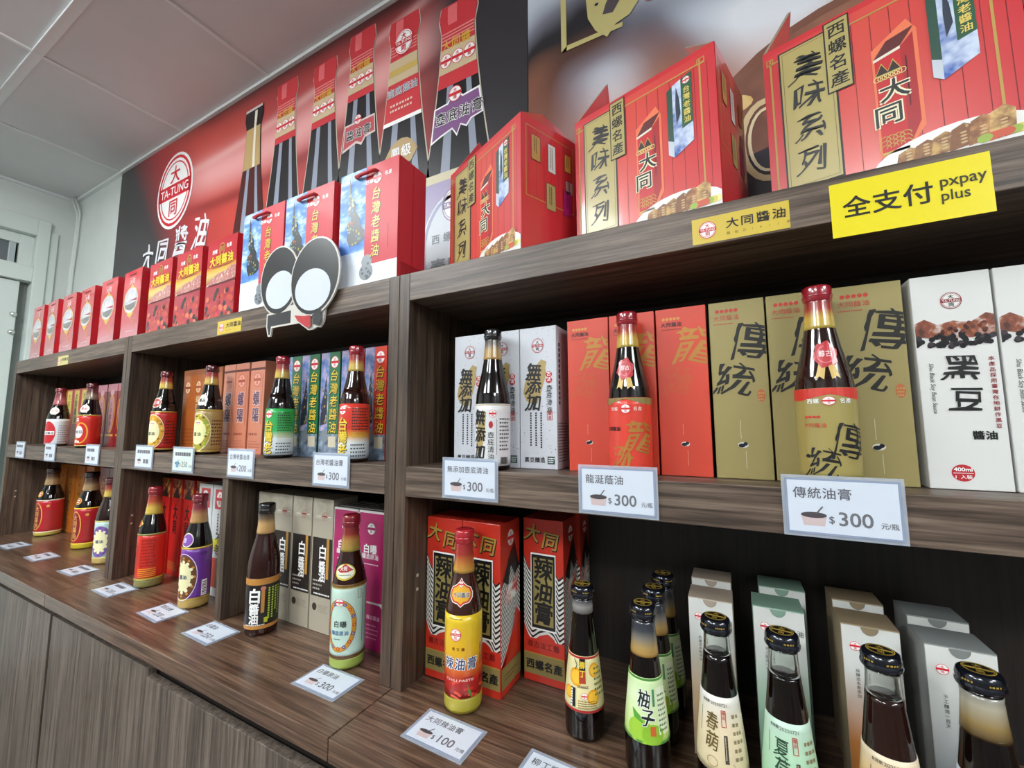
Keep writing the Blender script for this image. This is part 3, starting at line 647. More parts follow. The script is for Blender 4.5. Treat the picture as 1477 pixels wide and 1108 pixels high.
def oval_front(p, w_, h_):
    p.rect(-w_ / 2, 0, w_ / 2, h_, GR([(0, '#c78088'), (.25, '#bb3a46'), (.6, '#c3212e'), (1, '#cf1f2a')], 0, h_, 2, .18, .7), 0)
    p.poly(carrier_notch(w_, h_), M('#5a0d12', .6), 1)
    GO = M('#c2a24c', .35)
    p.ell(-.02 * w_, h_ * .56, w_ * .40, h_ * .20, GO, 1, 24); p.ell(-.02 * w_, h_ * .56, w_ * .37, h_ * .185, NZ([(.4, '#d9dbe0'), (.6, '#b9b4bb'), (.75, '#f0eff2')], 14, .2, .6), 2, 24)
    p.poly([(-w_ * .34, h_ * .50), (w_ * .30, h_ * .52), (w_ * .22, h_ * .44), (0, h_ * .40), (-w_ * .24, h_ * .44)], M('#6e6a66', .3, .4), 3); p.poly([(-w_ * .1, h_ * .56), (w_ * .3, h_ * .53), (w_ * .33, h_ * .57)], M('#a5303c', .3), 3)
    p.poly([(-w_ * .2, h_ * .37), (w_ * .2, h_ * .37), (0, h_ * .29)], GO, 2); p.poly([(-w_ * .12, h_ * .75), (w_ * .12, h_ * .75), (0, h_ * .80)], GO, 2)
    p.row('大同', -w_ * .16, h_ * .835, w_ * .15, M('#e9d9d6', .4), l=2); p.ticks(-w_ * .2, h_ * .885, w_ * .2, h_ * .905, M('#e2c4c2', .4), 1, 2)
    p.ticks(w_ * .16, h_ * .17, w_ * .26, h_ * .28, GO, 2, 2, True); p.ticks(-w_ * .2, h_ * .10, w_ * .3, h_ * .125, M('#e4c9c9', .4), 1, 2); return p
CAR = M('#bf2730', .25, .5)
xs = [-2.770, -2.598, -2.412, -2.240, -2.045, -1.858]
ORD = ['first', 'second', 'third', 'fourth', 'fifth', 'sixth']
oc = {}
for i, x0 in enumerate(xs):
    carton('carry_box', 'glossy red carry box with an oval picture, %s from the white door' % ORD[i], 'carry box', x0 + .072, .617 - .001 * (i % 3), TS, .144, .07, .238, CAR, oval_front, carrier_side, None, math.radians((-1.5, -3, -1, -2.5, -1.5, -2)[i]), 'glossy red carry boxes with oval pictures', .004, oc)
bc = {}
for lab, x0 in (('red carry box printed with soybeans, next to the oval picture boxes', -1.680), ('red carry box printed with soybeans, middle of its three', -1.505), ('red carry box printed with soybeans, next to the blue gift bags', -1.328)):
    carton('carry_box', lab, 'carry box', x0 + .078, .619, TS, .156, .07, .236, CAR, bean_front, carrier_side, None, math.radians(-1.5), 'red carry boxes printed with soybeans', .004, bc)

# ------------------------------------------------------------------ bottles
PROF = {
 'tall': [(0, .90), (.006, .96), (.02, 1), (.50, 1), (.56, .97), (.62, .88), (.68, .74), (.74, .61), (.80, .54), (.87, .49), (.93, .46)],
 'mid': [(0, .90), (.006, .96), (.02, 1), (.46, 1), (.53, .94), (.60, .82), (.68, .67), (.78, .53), (.88, .46), (.93, .44)],
 'cone': [(0, .90), (.008, .97), (.025, 1), (.20, 1), (.30, .945), (.55, .75), (.75, .585), (.84, .53), (.89, .51), (.92, .53)]}
def rfun(kind, H, R):
    pf = PROF[kind]
    def r(z):
        t = z / H
        for (a, b_), (c, d_) in zip(pf, pf[1:]):
            if t <= c: return R * (b_ + (d_ - b_) * max(0, t - a) / (c - a))
        return R * pf[-1][1]
    return r
def shell(r, z0, z1, off, n=10):
    return [(r(z0 + (z1 - z0) * i / n) + off, z0 + (z1 - z0) * i / n) for i in range(n + 1)]
def band(name, root, r, z0, z1, off, m, n=10):
    pf = shell(r, z0, z1, off, n)
    return MB().lathe([(pf[0][0] - .0008, z0)] + pf + [(pf[-1][0] - .0008, z1)], m, 44, False).build(name, root)
def bottle(label, x, y, z, H, R, kind='tall', cap='#7c1a22', capkind='foil', sleeve=None, body=None, lab=None, art=None, neck=None, foot=None, group=None, face=0, clear=None, caplabel=None):
    """lab=(t0,t1,material,trim) wrap label; art(p,R,z0,z1) its print; neck(p,R,H) neck print; sleeve=[(t,colour)...]; clear=t level of the liquid in a clear neck"""
    root = thing('sauce_bottle', label, 'bottle', (x, y, z + .0005), math.radians(face), group)
    r = rfun(kind, H, R); body = body or SOY
    ztop = H * PROF[kind][-1][0]
    cuts = sorted({t * H for t, _ in PROF[kind]} | {H * k / 30 for k in range(29)})
    if clear:
        zl = clear * H
        MB().lathe([(r(q) , q) for q in cuts if q < zl] + [(r(zl), zl)], body, 44).build('soy_filled_glass', root)
        out = [(r(zl + (ztop - zl) * i / 8), zl + (ztop - zl) * i / 8) for i in range(9)]
        inn = [(a - .0022, b_) for a, b_ in reversed(out)]
        MB().lathe([(out[0][0], zl + .0003)] + out[1:] + inn[:-1] + [(inn[-1][0], zl + .0003)] + [(out[0][0], zl + .0003)], CLEAR, 44, False).build('clear_neck', root)
    else:
        MB().lathe([(r(q), q) for q in cuts if q < ztop] + [(r(ztop), ztop)], body, 44).build('glass_body', root)
    if sleeve:
        t0, t1 = sleeve[0][0], sleeve[-1][0]
        st = [((t - t0) / (t1 - t0), c) for t, c in sleeve]
        band('neck_sleeve', root, r, t0 * H, t1 * H, .0005, GR(st, t0 * H, t1 * H, 2, .22, .6))
    cr = R * (.53 if kind == 'tall' else .5)
    if capkind == 'foil':
        cm = M(cap, .22, .6)
        c = MB().lathe([(r(ztop) + .0004, .915 * H), (cr * .97, .925 * H), (cr * 1.02, .935 * H), (cr * 1.02, .985 * H), (cr * .96, .996 * H), (cr * .8, H), (cr * .3, H - .001)], cm, 40).build('cap', root)
        MB().lathe([(cr * 1.02, .941 * H), (cr * 1.055, .945 * H), (cr * 1.055, .951 * H), (cr * 1.02, .955 * H)], cm, 40, False).build('cap_rim', c)
    else:
        cm = M(cap, .18, .5, .3)
        c0 = .918 * H; cr = R * .61
        c = MB().lathe([(cr * .90, c0), (cr * 1.0, c0 + .002), (cr * 1.0, H - .006), (cr * .93, H - .0015), (cr * .80, H), (cr * .2, H)], cm, 40).build('twist_cap', root)
        MB().lathe([(cr * 1.0, c0 + .001), (cr * 1.045, c0 + .003), (cr * 1.045, c0 + .005), (cr * 1.0, c0 + .007)], cm, 40, False).build('cap_rim', c)
        p = Pr(); GP = M('#b89a3e', .35, 0, .3)
        p.ring(0, 0, cr * .70, cr * .70, cr * .05, GP, 1, 28); p.ring(0, 0, cr * .62, cr * .62, cr * .03, GP, 1, 28)
        p.rect(-cr * .62, -cr * .10, cr * .62, cr * .10, GP, 1); p.ch('大', 0, cr * .33, cr * .40, GP, 1); p.ch('同', 0, -cr * .34, cr * .36, GP, 1)
        link('cap_emblem', p.mesh('cap_emblem', mtop(H)), c)
        p = Pr(); 
        for k in range(6): p.ticks(-PI * cr + k * 1.1 * cr, c0 + .009, -PI * cr + k * 1.1 * cr + cr * .6, c0 + .013, GP, 1, 1)
        def mc(u, v, l, cr=cr): return ((cr + .0003) * math.sin(u / cr), -(cr + .0003) * math.cos(u / cr), v)
        link('cap_lettering', p.mesh('cap_lettering', mc), c)
    def mp(off):
        def f(u, v, l):
            rr = r(v) + off + l * .00018; a = u / R; return (rr * math.sin(a), -rr * math.cos(a), v)
        return f
    uc = [R * PI * k / 14 for k in range(-13, 14)]
    if lab:
        t0, t1, lm = lab[:3]
        lo = band('wrap_label', root, r, t0 * H, t1 * H, .0005, lm)
        if art: link('label_print', art(Pr(), R, t0 * H, t1 * H).mesh('label_print', mp(.0007), uc, (-R * 2.9, t0 * H + .0003, R * 2.9, t1 * H - .0003)), lo)
        if len(lab) > 3:
            band('label_trim', lo, r, t1 * H - .003, t1 * H + .0012, .0009, lab[3], 2); band('label_trim', lo, r, t0 * H - .001, t0 * H + .003, .0009, lab[3], 2)
    if foot: band('foot_sleeve', root, r, foot[0] * H, foot[1] * H, .0004, foot[2], 4)
    if neck: link('neck_label', neck(Pr(), R, H).mesh('neck_label', mp(.0007), uc), root)
    return root
SL_RG = [(.775, '#b8a04a'), (.83, '#c2a045'), (.875, '#9c3a2c'), (.93, '#7c1a22')]
SL_RY = [(.72, '#b59a3e'), (.79, '#c4a440'), (.85, '#a8452c'), (.93, '#7d1a20')]
SL_TAN = [(.75, '#a8885a'), (.82, '#b39064'), (.87, '#6b4a34'), (.93, '#2a1a16')]

# ---- middle board, large unit: cartons
def w_front(p, w_, h_):
    speck(p, -w_ / 2, 0, w_ / 2, h_, M('#6d6f76', .5), 46)
    p.emblem(0, h_ * .865, w_ * .165, h_ * .052, 1, True, M('#a5262e', .4), BLACK, M('#d9dade', .4))
    p.poly([(w_ * a, h_ * b_) for a, b_ in ((.10, .765), (.24, .745), (.20, .70), (.23, .66), (.14, .58), (.06, .505), (-.02, .45), (-.16, .45), (-.32, .475), (-.40, .53), (-.36, .60), (-.20, .68), (-.02, .73))], M('#a8905a', .45), 2)
    for c_, yy, xx in (('無', .68, -.11), ('添', .575, -.13), ('加', .46, -.12)): p.ch(c_, w_ * xx, h_ * yy, h_ * .125, BLACK, 3, .02, 1, .1, .6)
    p.ell(w_ * .30, h_ * .655, w_ * .085, h_ * .022, M('#b3262e', .4), 2, 12); p.ell(w_ * .30, h_ * .615, w_ * .085, h_ * .022, M('#b3262e', .4), 2, 12); p.col('古法', w_ * .30, h_ * .675, h_ * .032, WHITE, 1.2, l=3)
    p.col('壺底清油', w_ * .30, h_ * .58, h_ * .047, BLACK, 1.05, l=3, bold=0, brush=.8, sh=.1)
    p.frame(w_ * .24, h_ * .335, w_ * .38, h_ * .40, .0008, M('#b8453f', .4), 2); p.col('釀造', w_ * .31, h_ * .395, h_ * .026, M('#b8453f', .4), 1.1, l=2)
    p.ticks(-w_ * .22, h_ * .14, w_ * .2, h_ * .39, M('#2a2a2c', .4), 3, 2, True, .3)
    p.row('黑豆釀造', -w_ * .38, h_ * .062, w_ * .135, BLACK, l=2); p.rect(w_ * .24, h_ * .035, w_ * .43, h_ * .088, M('#2d4a44', .4), 2); p.ticks(w_ * .27, h_ * .045, w_ * .41, h_ * .085, WHITE, 3, 3); return p
def w_side(p, d_, h_):
    p.ticks(d_ * .12, h_ * .40, d_ * .34, h_ * .88, BLACK, 1, 1, True); p.ticks(d_ * .05, h_ * .05, d_ * .9, h_ * .33, M('#45424a', .4), 14, 1); return p
WB = M('#c6c8cf', .45); wc = {}
BY = .662
for lab, x0, x1 in (('white speckled carton nearest the unit side panel, with black brush lettering', -.475, -.4045), ('white speckled carton directly behind the black capped bottle', -.4035, -.333), ('white speckled carton beside the first orange red carton', -.332, -.2615)):
    carton('sauce_carton', lab, 'carton', (x0 + x1) / 2, BY, MS, .0702, .070, .2485, WB, w_front, w_side, None, 0, 'white speckled cartons on the middle board', .0008, wc)
def r_front(p, w_, h_):
    G3 = M('#b07a35', .4, .1, .25); D = M('#c9482a', .4)
    for k in range(5): p.ell(-w_ * .34 + k * w_ * .075, h_ * .935, w_ * .034, h_ * .010, M('#c9863a', .4), 1, 8)
    p.row('大同蔭油', -w_ * .40, h_ * .90, w_ * .105, M('#3a0d0a', .4), l=1, bold=.02); p.ticks(-w_ * .40, h_ * .868, w_ * .05, h_ * .878, M('#3a0d0a', .4), 1, 1)
    p.ch('龍', w_ * .22, h_ * .76, h_ * .235, G3, 1, .004, .95, .15, 1); p.ch('涎', -w_ * .12, h_ * .555, h_ * .185, M('#c2512c', .4), 1, -.002, 1, .1, 1)
    p.frame(w_ * .30, h_ * .42, w_ * .44, h_ * .475, .0008, M('#c9482a', .4), 1)
    p.ell(0, h_ * .185, w_ * .085, h_ * .014, M('#e8dcd2', .4), 1, 12); p.ell(-w_ * .02, h_ * .183, w_ * .055, h_ * .010, M('#1a1c2a', .3), 2, 12); p.ell(w_ * .035, h_ * .19, w_ * .035, h_ * .009, M('#1a1c2a', .3), 2, 12)
    p.ticks(-w_ * .035, h_ * .22, -w_ * .015, h_ * .30, M('#f0b9a4', .4), 1, 1, True); p.ticks(w_ * .035, h_ * .05, w_ * .055, h_ * .15, M('#f0b9a4', .4), 1, 1, True); return p
def g_front(p, w_, h_):
    RDK = M('#b8382c', .4); INK = M('#1c1a17', .4)
    for k in range(5): p.ell(-w_ * .34 + k * w_ * .085, h_ * .945, w_ * .038, h_ * .011, RDK, 1, 8)
    p.row('大同蔭油', -w_ * .42, h_ * .905, w_ * .115, RDK, l=1, bold=0); p.ticks(-w_ * .42, h_ * .868, w_ * .05, h_ * .880, RDK, 1, 1)
    p.ch('傳', w_ * .20, h_ * .755, h_ * .225, INK, 1, .006, .95, .12, 1); p.ch('統', -w_ * .12, h_ * .545, h_ * .20, INK, 1, .006, 1.1, .12, 1)
    p.ell(w_ * .36, h_ * .455, w_ * .07, h_ * .035, M('#b5623a', .4), 1, 14); p.ticks(w_ * .31, h_ * .43, w_ * .41, h_ * .48, M('#ab9a58', .4), 3, 2)
    p.ell(0, h_ * .185, w_ * .095, h_ * .016, M('#d9d6cc', .4), 1, 12); p.ell(-w_ * .025, h_ * .182, w_ * .06, h_ * .011, M('#1a1c2a', .3), 2, 12); p.ell(w_ * .04, h_ * .191, w_ * .038, h_ * .010, M('#1a1c2a', .3), 2, 12)
    p.ticks(-w_ * .035, h_ * .22, -w_ * .013, h_ * .32, M('#ddd8c2', .4), 1, 1, True); p.ticks(w_ * .035, h_ * .04, w_ * .057, h_ * .15, M('#ddd8c2', .4), 1, 1, True); return p
RC_ = M('#cb432f', .42, .1); GC_ = M('#978956', .42, .1)
rc, gc2 = {}, {}
for lab, x0 in (('orange red carton with gold brush lettering, beside the white cartons', -.241), ('orange red carton directly behind the red capped bottle with the wax seal', -.169), ('orange red carton beside the first olive gold carton', -.096)):
    carton('sauce_carton', lab, 'carton', x0 + .0352, BY, MS, .0702, .070, .2515, RC_, r_front, None, None, 0, 'orange red cartons on the middle board', .0008, rc)
for lab, x0 in (('olive gold carton with black brush lettering, beside the orange red cartons', -.0215), ('olive gold carton half hidden behind the tall red capped bottle', .0505), ('olive gold carton beside the white black bean carton', .1235)):
    carton('sauce_carton', lab, 'carton', x0 + .0348, BY, MS, .0696, .070, .2515, GC_, g_front, None, None, 0, 'olive gold cartons on the middle board', .0008, gc2)
def k_front(p, w_, h_):
    p.emblem(w_ * .0, h_ * .87, w_ * .135, h_ * .040, 1, True, M('#8c2a30', .4), BLACK, M('#e4e2de', .4))
    p.poly([(w_ * a, h_ * b_) for a, b_ in ((-.5, .77), (-.36, .79), (-.2, .76), (.0, .775), (.2, .76), (.40, .80), (.5, .79), (.5, .70), (.2, .69), (-.2, .69), (-.5, .71))], NZ([(.35, '#4a2218'), (.5, '#8c4a30'), (.62, '#c9b8ae'), (.75, '#5c2a1e')], 55, .45), 1)
    for k in range(60):
        xx = random.uniform(-.5, .5); p.ell(w_ * xx, h_ * (.685 + random.uniform(-.035, .03) * (1 - abs(xx))), w_ * .042, h_ * .012, M(random.choice(['#141216', '#1f1a1e', '#3a3036', '#0d0c10']), .3), 2 + k * .01, 9)
    for k in range(24): p.ell(w_ * random.uniform(-.2, .4), h_ * random.uniform(.715, .76), w_ * .03, h_ * .009, M(random.choice(['#6a3020', '#9a5a3a', '#3c1a14']), .3), 2.7, 8)
    p.ch('黑', w_ * .03, h_ * .555, h_ * .125, BLACK, 3, .010, 1.1, .1, .7); p.ch('豆', w_ * .06, h_ * .41, h_ * .12, BLACK, 3, .014, 1, .1, .7)
    p.row('醬油', w_ * .08, h_ * .245, w_ * .145, BLACK, l=2, bold=.03); p.col('本產品採用臺灣在地耕作黑豆', w_ * .40, h_ * .60, h_ * .021, M('#8e2b31', .4), 1.2, l=2)
    p.lat('Sihu Black Soy Bean Sauce', -w_ * .36, h_ * .58, w_ * .085, M('#26222a', .4), 2, 0, h_ * .235, True, .2)
    p.ell(-w_ * .08, h_ * .075, w_ * .14, h_ * .038, M('#b5252e', .4), 1, 20); p.rect(-w_ * .20, h_ * .073, w_ * .04, h_ * .0755, WHITE, 2); p.lat('400ml', -w_ * .19, h_ * .083, w_ * .085, WHITE, 2, .02, w_ * .22); p.row('1入裝', -w_ * .19, h_ * .058, w_ * .07, WHITE, l=2); return p
KC = M('#d6d5d2', .4, .1); kc = {}
for lab, x0 in (('white carton with a heap of black beans, second from the frame edge', .201), ('white carton with black beans cut off by the photo edge', .2725)):
    carton('sauce_carton', lab, 'carton', x0 + .0345, BY, MS, .069, .070, .2515, KC, k_front, None, None, 0, 'white black bean cartons on the middle board', .0008, kc)

# ---- middle board, large unit: bottles
def wax(p, R, H):
    z = H * .64; m1 = M('#b5242e', .35, .3)
    p.poly([(.016 * (1 + .12 * math.sin(6 * k * PI / 10)) * math.cos(k * PI / 10), z + .016 * (1 + .12 * math.sin(6 * k * PI / 10)) * math.sin(k * PI / 10)) for k in range(20)], m1, 1)
    p.ring(0, z, .011, .011, .0012, M('#d9777c', .4), 2); p.row('醇古', -.0088, z + .001, .0085, M('#f0dadA', .4), l=2)
    G4 = M('#c9a85a', .35)
    for s_ in (-1, 1): p.poly([(s_ * .001, z - .012), (s_ * .009, z - .011), (s_ * .013, z - .030), (s_ * .0085, z - .027), (s_ * .004, z - .031)], G4, 0)
    return p
def w_art(p, R, z0, z1):
    L_ = z1 - z0; p.rect(-R * 2.8, z1 - .0025, R * 2.8, z1 - .0012, M('#b09a5a', .4), 1)
    p.poly([(a * R, z0 + b_ * L_) for a, b_ in ((-.1, .90), (.15, .86), (.1, .6), (-.05, .3), (-.2, .12), (-.55, .3), (-.5, .6))], M('#a8905a', .45), 1)
    for c_, yy in (('無', .78), ('添', .50), ('加', .22)): p.ch(c_, -R * .28, z0 + L_ * yy, L_ * .27, BLACK, 3, .02, .9, .1, .5)
    p.emblem(R * .52, z0 + L_ * .84, R * .20, R * .22, 1, False); p.ell(R * .42, z0 + L_ * .66, R * .12, R * .2, M('#b3262e', .4), 1, 12); p.col('壺底清油', R * .42, z0 + L_ * .55, L_ * .11, BLACK, 1.05, l=2, bold=0)
    p.ticks(R * .72, z0 + L_ * .1, R * .80, z0 + L_ * .75, M('#4a4a4e', .4), 1, 2, True); p.ticks(R * .9, z0 + L_ * .25, R * 1.6, z0 + L_ * .8, M('#4a4a4e', .4), 9, 2)
    for k in range(12): p.rect(R * (.95 + .04 * k), z0 + L_ * .03, R * (.965 + .04 * k + .01 * (k % 3)), z0 + L_ * .14, BLACK, 2)
    return p
def r_art(p, R, z0, z1):
    L_ = z1 - z0; p.poly([(-R * 2.8, z1), (R * 2.8, z1), (R * 2.8, z1 - L_ * .10), (R * .9, z1 - L_ * .09), (0, z1 - L_ * .02), (-R * .9, z1 - L_ * .09), (-R * 2.8, z1 - L_ * .10)], M('#8a7a48', .4), 1)
    p.emblem(R * .02, z1 - L_ * .15, R * .22, R * .22, 2, False); p.row('西螺', -R * .75, z1 - L_ * .15, R * .2, M('#f0c9c0', .4), l=2); p.row('名產', R * .36, z1 - L_ * .15, R * .2, M('#f0c9c0', .4), l=2)
    p.row('大同蔭油', -R * 1.1, z1 - L_ * .42, R * .21, M('#3a0d0a', .4), l=2, bold=.03); p.ch('龍', R * .58, z0 + L_ * .46, L_ * .46, M('#b07a35', .4, .1, .25), 2, .004, .9, .15, 1); p.ch('涎', -R * .25, z0 + L_ * .18, L_ * .36, M('#b07a35', .4, .1, .25), 2, 0, .9, .1, 1); return p
def g_art(p, R, z0, z1):
    L_ = z1 - z0; RD = M('#c93328', .4); p.poly([(-R * 2.8, z1), (R * 2.8, z1), (R * 2.8, z1 - L_ * .12), (R * 1.0, z1 - L_ * .13), (0, z1 - L_ * .07), (-R * 1.0, z1 - L_ * .13), (-R * 2.8, z1 - L_ * .12)], RD, 1)
    p.emblem(-R * .05, z1 - L_ * .14, R * .22, R * .17, 2, False); p.row('西螺', -R * .75, z1 - L_ * .14, R * .2, WHITE, l=3); p.row('名產', R * .28, z1 - L_ * .14, R * .2, WHITE, l=3)
    for k in range(4): p.ell(-R * .82 + k * R * .14, z1 - L_ * .31, R * .07, R * .05, RD, 2, 8)
    p.row('大同蔭油', -R * .95, z1 - L_ * .40, R * .19, RD, l=2, bold=0)
    p.ch('傳', R * .50, z0 + L_ * .42, L_ * .42, BLACK, 2, 0, .9, .12, 1); p.ch('統', -R * .38, z0 + L_ * .20, L_ * .34, BLACK, 2, 0, .95, .12, 1)
    p.ell(-R * .85, z0 + L_ * .27, R * .10, R * .07, M('#1a1c2a', .3), 2, 10); return p
MH = .245; MR = .0305
bottle('black capped soy bottle with white label, before the white speckled cartons', -.3705, .6315, MS, MH, MR, 'mid', '#17171a', 'foil', [(.775, '#b08c52'), (.84, '#a98a58'), (.88, '#6e6258'), (.93, '#2a2828')], None, (.03, .455, M('#d9d9db', .4, .2)), w_art)
bottle('soy bottle with wax seal and orange red label, before the orange red cartons', -.1335, .6315, MS, MH, MR, 'mid', '#8e1a26', 'foil', SL_RG, None, (.03, .465, M('#d63c2c', .35, .3)), r_art, wax)
bottle('soy bottle with wax seal and olive gold label, before the olive gold cartons', .1035, .6315, MS, MH + .002, MR, 'mid', '#8e1a26', 'foil', SL_RG, SOYBROWN, (.03, .475, M('#9c8d50', .38, .2)), g_art, wax)

# ------------------------------------------------------------------ middle board, middle unit
def o_front(p, w_, h_):
    D = M('#7a3a14', .4); p.rect(-w_ / 2, h_ * .93, w_ / 2, h_, M('#8c4a1c', .4), 1)
    for xx in (-.28, .20): p.emblem(w_ * xx, h_ * .78, w_ * .12, w_ * .15, 1, False, M('#8a3a18', .4), None, M('#d8b48c', .4))
    p.col('螺陽醬油', w_ * .20, h_ * .68, h_ * .095, M('#d8b88c', .4), 1.05, l=2, bold=0); p.ticks(-w_ * .32, h_ * .4, -w_ * .24, h_ * .68, D, 1, 1, True); p.ticks(-w_ * .4, h_ * .08, w_ * .4, h_ * .3, D, 5, 1); return p
def p_front(p, w_, h_):
    D = M('#5a2c2c', .4); p.rect(-w_ / 2, h_ * .905, w_ / 2, h_ * .93, D, 1); p.emblem(0, h_ * .80, w_ * .25, w_ * .28, 1, False, M('#9c4a3c', .4), None, M('#d99a86', .4))
    for c_, yy in (('螺', .60), ('陽', .42)): p.ch(c_, 0, h_ * yy, h_ * .16, M('#e6c4bc', .4), 1, .06, .8); p.ch(c_, 0, h_ * yy, h_ * .16, M('#574056', .4), 2, .02, .8)
    p.ticks(-w_ * .4, h_ * .20, w_ * .4, h_ * .26, M('#8a4034', .4), 1, 1); p.ticks(-w_ * .4, h_ * .04, w_ * .4, h_ * .16, M('#a85a48', .4), 4, 1); p.ticks(w_ * .36, h_ * .3, w_ * .44, h_ * .85, M('#8a4034', .4), 1, 1, True); return p
def tw_front(colr):
    def f(p, w_, h_):
        C_ = M(colr, .35, .3)
        p.rect(-w_ / 2, h_ * .25, -w_ * .05, h_, NZ([(.35, '#34549a'), (.5, '#6d7fb4'), (.62, '#b7a4c0'), (.75, '#d8dcea')], 30, .3, .3), 1)
        p.rect(-w_ / 2, 0, w_ / 2, h_ * .25, NZ([(.35, '#3f4a5c'), (.55, '#7f8ea2'), (.7, '#b9c4ce')], 40, .3, .3), 1)
        p.poly([(-w_ * .45, h_ * .30), (-w_ * .1, h_ * .32), (-w_ * .12, h_ * .6), (-w_ * .2, h_ * .78), (-w_ * .3, h_ * .6), (-w_ * .42, h_ * .5)], M('#2b2f38', .4), 2)
        for k in range(14): p.ell(w_ * random.uniform(-.42, -.12), h_ * random.uniform(.32, .7), w_ * .04, h_ * .015, M(random.choice(['#8f8a4a', '#5a6f8a', '#a88f4a', '#6a4a5a']), .4), 3, 7)
        p.rect(-w_ * .05, h_ * .22, w_ / 2, h_, C_, 2); p.ell(-w_ * .2, h_ * .2, w_ * .17, h_ * .06, M('#7a8288', .4), 2, 12)
        p.emblem(w_ * .22, h_ * .90, w_ * .20, w_ * .22, 3, False)
        for i, c_ in enumerate('台灣老醬油'): p.ch(c_, w_ * .235, h_ * (.763 - i * .122), h_ * .112, BLACK, 3, .012, 1, .1, .5); p.ch(c_, w_ * .215, h_ * (.77 - i * .122), h_ * .112, M('#e0bd3c', .4), 4, .004, 1, .1, .5)
        p.rect(w_ * .02, h_ * .10, w_ * .4, h_ * .2, M('#c9bfa8', .4), 3); return p
    return f
def tall_side(colr, ink):
    def f(p, d_, h_): return p.ticks(d_ * .2, h_ * .15, d_ * .8, h_ * .85, M(ink, .4), 3, 1, True)
    return f
LY = .676
OR = M('#9c5322', .35, .3); PK = M('#c4795f', .35, .3); GNB = M('#1d5a3c', .35, .3); RDB = M('#c8301f', .35, .3)
c1 = {}
for lab, x0 in (('orange brown carton between the two gold label bottles', -1.535), ('orange brown carton mostly behind the beige label bottle', -1.402)):
    carton('sauce_carton', lab, 'carton', x0 + (.064 if x0 < -1.5 else .0425), LY, MS, .128 if x0 < -1.5 else .085, .07, .252, OR, o_front, None, None, 0, 'orange brown cartons on the middle board', .001, None)
c1 = {}
for lab, x0 in (('copper pink carton nearest the beige label bottle', -1.3135), ('copper pink carton in the middle of its three', -1.251), ('copper pink carton nearest the green label bottle', -1.178)):
    carton('sauce_carton', lab, 'carton', x0 + .034, LY, MS, .0605 if x0 < -1.3 else .068, .07, .2535, PK, p_front, None, None, math.radians(-1.5), 'copper pink cartons on the middle board', .001, None)
c1 = {}
for lab, x0 in (('green carton mostly behind the green label bottle', -1.025), ('green carton next to the green label bottle', -.957), ('green carton second from the green label bottle, above the large price card', -.884)):
    carton('sauce_carton', lab, 'carton', x0 + .0335, LY, MS, .067, .07, .2535, GNB, tw_front('#1f6a42'), None, None, 0, 'green cartons with gold lettering', .001, c1)
c1 = {}
for lab, x0 in (('red carton mostly behind the red label bottle', -.812), ('red carton with gold lettering beside the unit end panel', -.735), ('red carton squeezed against the unit end panel', -.665)):
    carton('sauce_carton', lab, 'carton', x0 + .0335, LY, MS, .067, .07, .2535, RDB, tw_front('#d33a26'), None, None, 0, 'red cartons with gold lettering', .001, c1)
def medal_art(inner, dots, ring):
    def f(p, R, z0, z1):
        L_ = z1 - z0; cz = z0 + L_ * .47
        p.ell(-R * .15, cz, R * 1.02, L_ * .46, M('#efe6d2', .35), 1, 30); p.ell(-R * .15, cz, R * .98, L_ * .44, M(ring, .35, .2), 2, 30); p.ell(-R * .15, cz, R * .68, L_ * .30, M(inner, .35), 3, 26)
        for k in range(46):
            a = random.uniform(0, 2 * PI); q = random.uniform(.72, .96); p.ell(-R * .15 + R * .98 * q * math.cos(a), cz + L_ * .44 * q * math.sin(a), R * .10, R * .085, M(random.choice(dots), .35), 4, 7)
        p.row('醬油', -R * .55, cz - L_ * .05, R * .36, BLACK, l=4); p.emblem(-R * .15, cz + L_ * .22, R * .2, R * .17, 4, False); p.ticks(R * .9, z0 + L_ * .15, R * 1.9, z0 + L_ * .8, M('#4a1a12', .4), 8, 1); return p
    return f
def oval_neck(bg, ink, t):
    def f(p, R, H):
        z = H * .60; p.ell(-R * .1, z, R * .55, H * .062, M('#e6dcc4', .35), 1, 20); p.ell(-R * .1, z, R * .49, H * .052, M(bg, .35, .2), 2, 20); p.row(t, -R * .46, z, R * .36, M(ink, .4), l=3); return p
    return f
bottle('soy bottle with red label and gold medallion, nearest the shelf divider', -1.545, .634, MS, .246, .0315, 'mid', '#5c141c', 'foil', SL_RG, None, (.03, .49, M('#b01f1c', .32, .3), GOLD), medal_art('#e3dcae', ['#c98a1e', '#d8a636', '#8a5a18', '#e8c860'], '#d39a2a'), oval_neck('#a82a30', '#f0e6d8', '古味'), None, None, 24)
bottle('soy bottle with beige label and yellow green medallion', -1.288, .634, MS, .246, .0315, 'mid', '#4c1218', 'foil', SL_RG, None, (.03, .49, M('#a58a52', .35, .2), GOLD), medal_art('#e9e8a8', ['#8fb23a', '#c9c83a', '#5a4a18', '#d8d860'], '#b9a23a'), oval_neck('#e3e2da', '#2a2a2c', '極品'), None, None, 24)
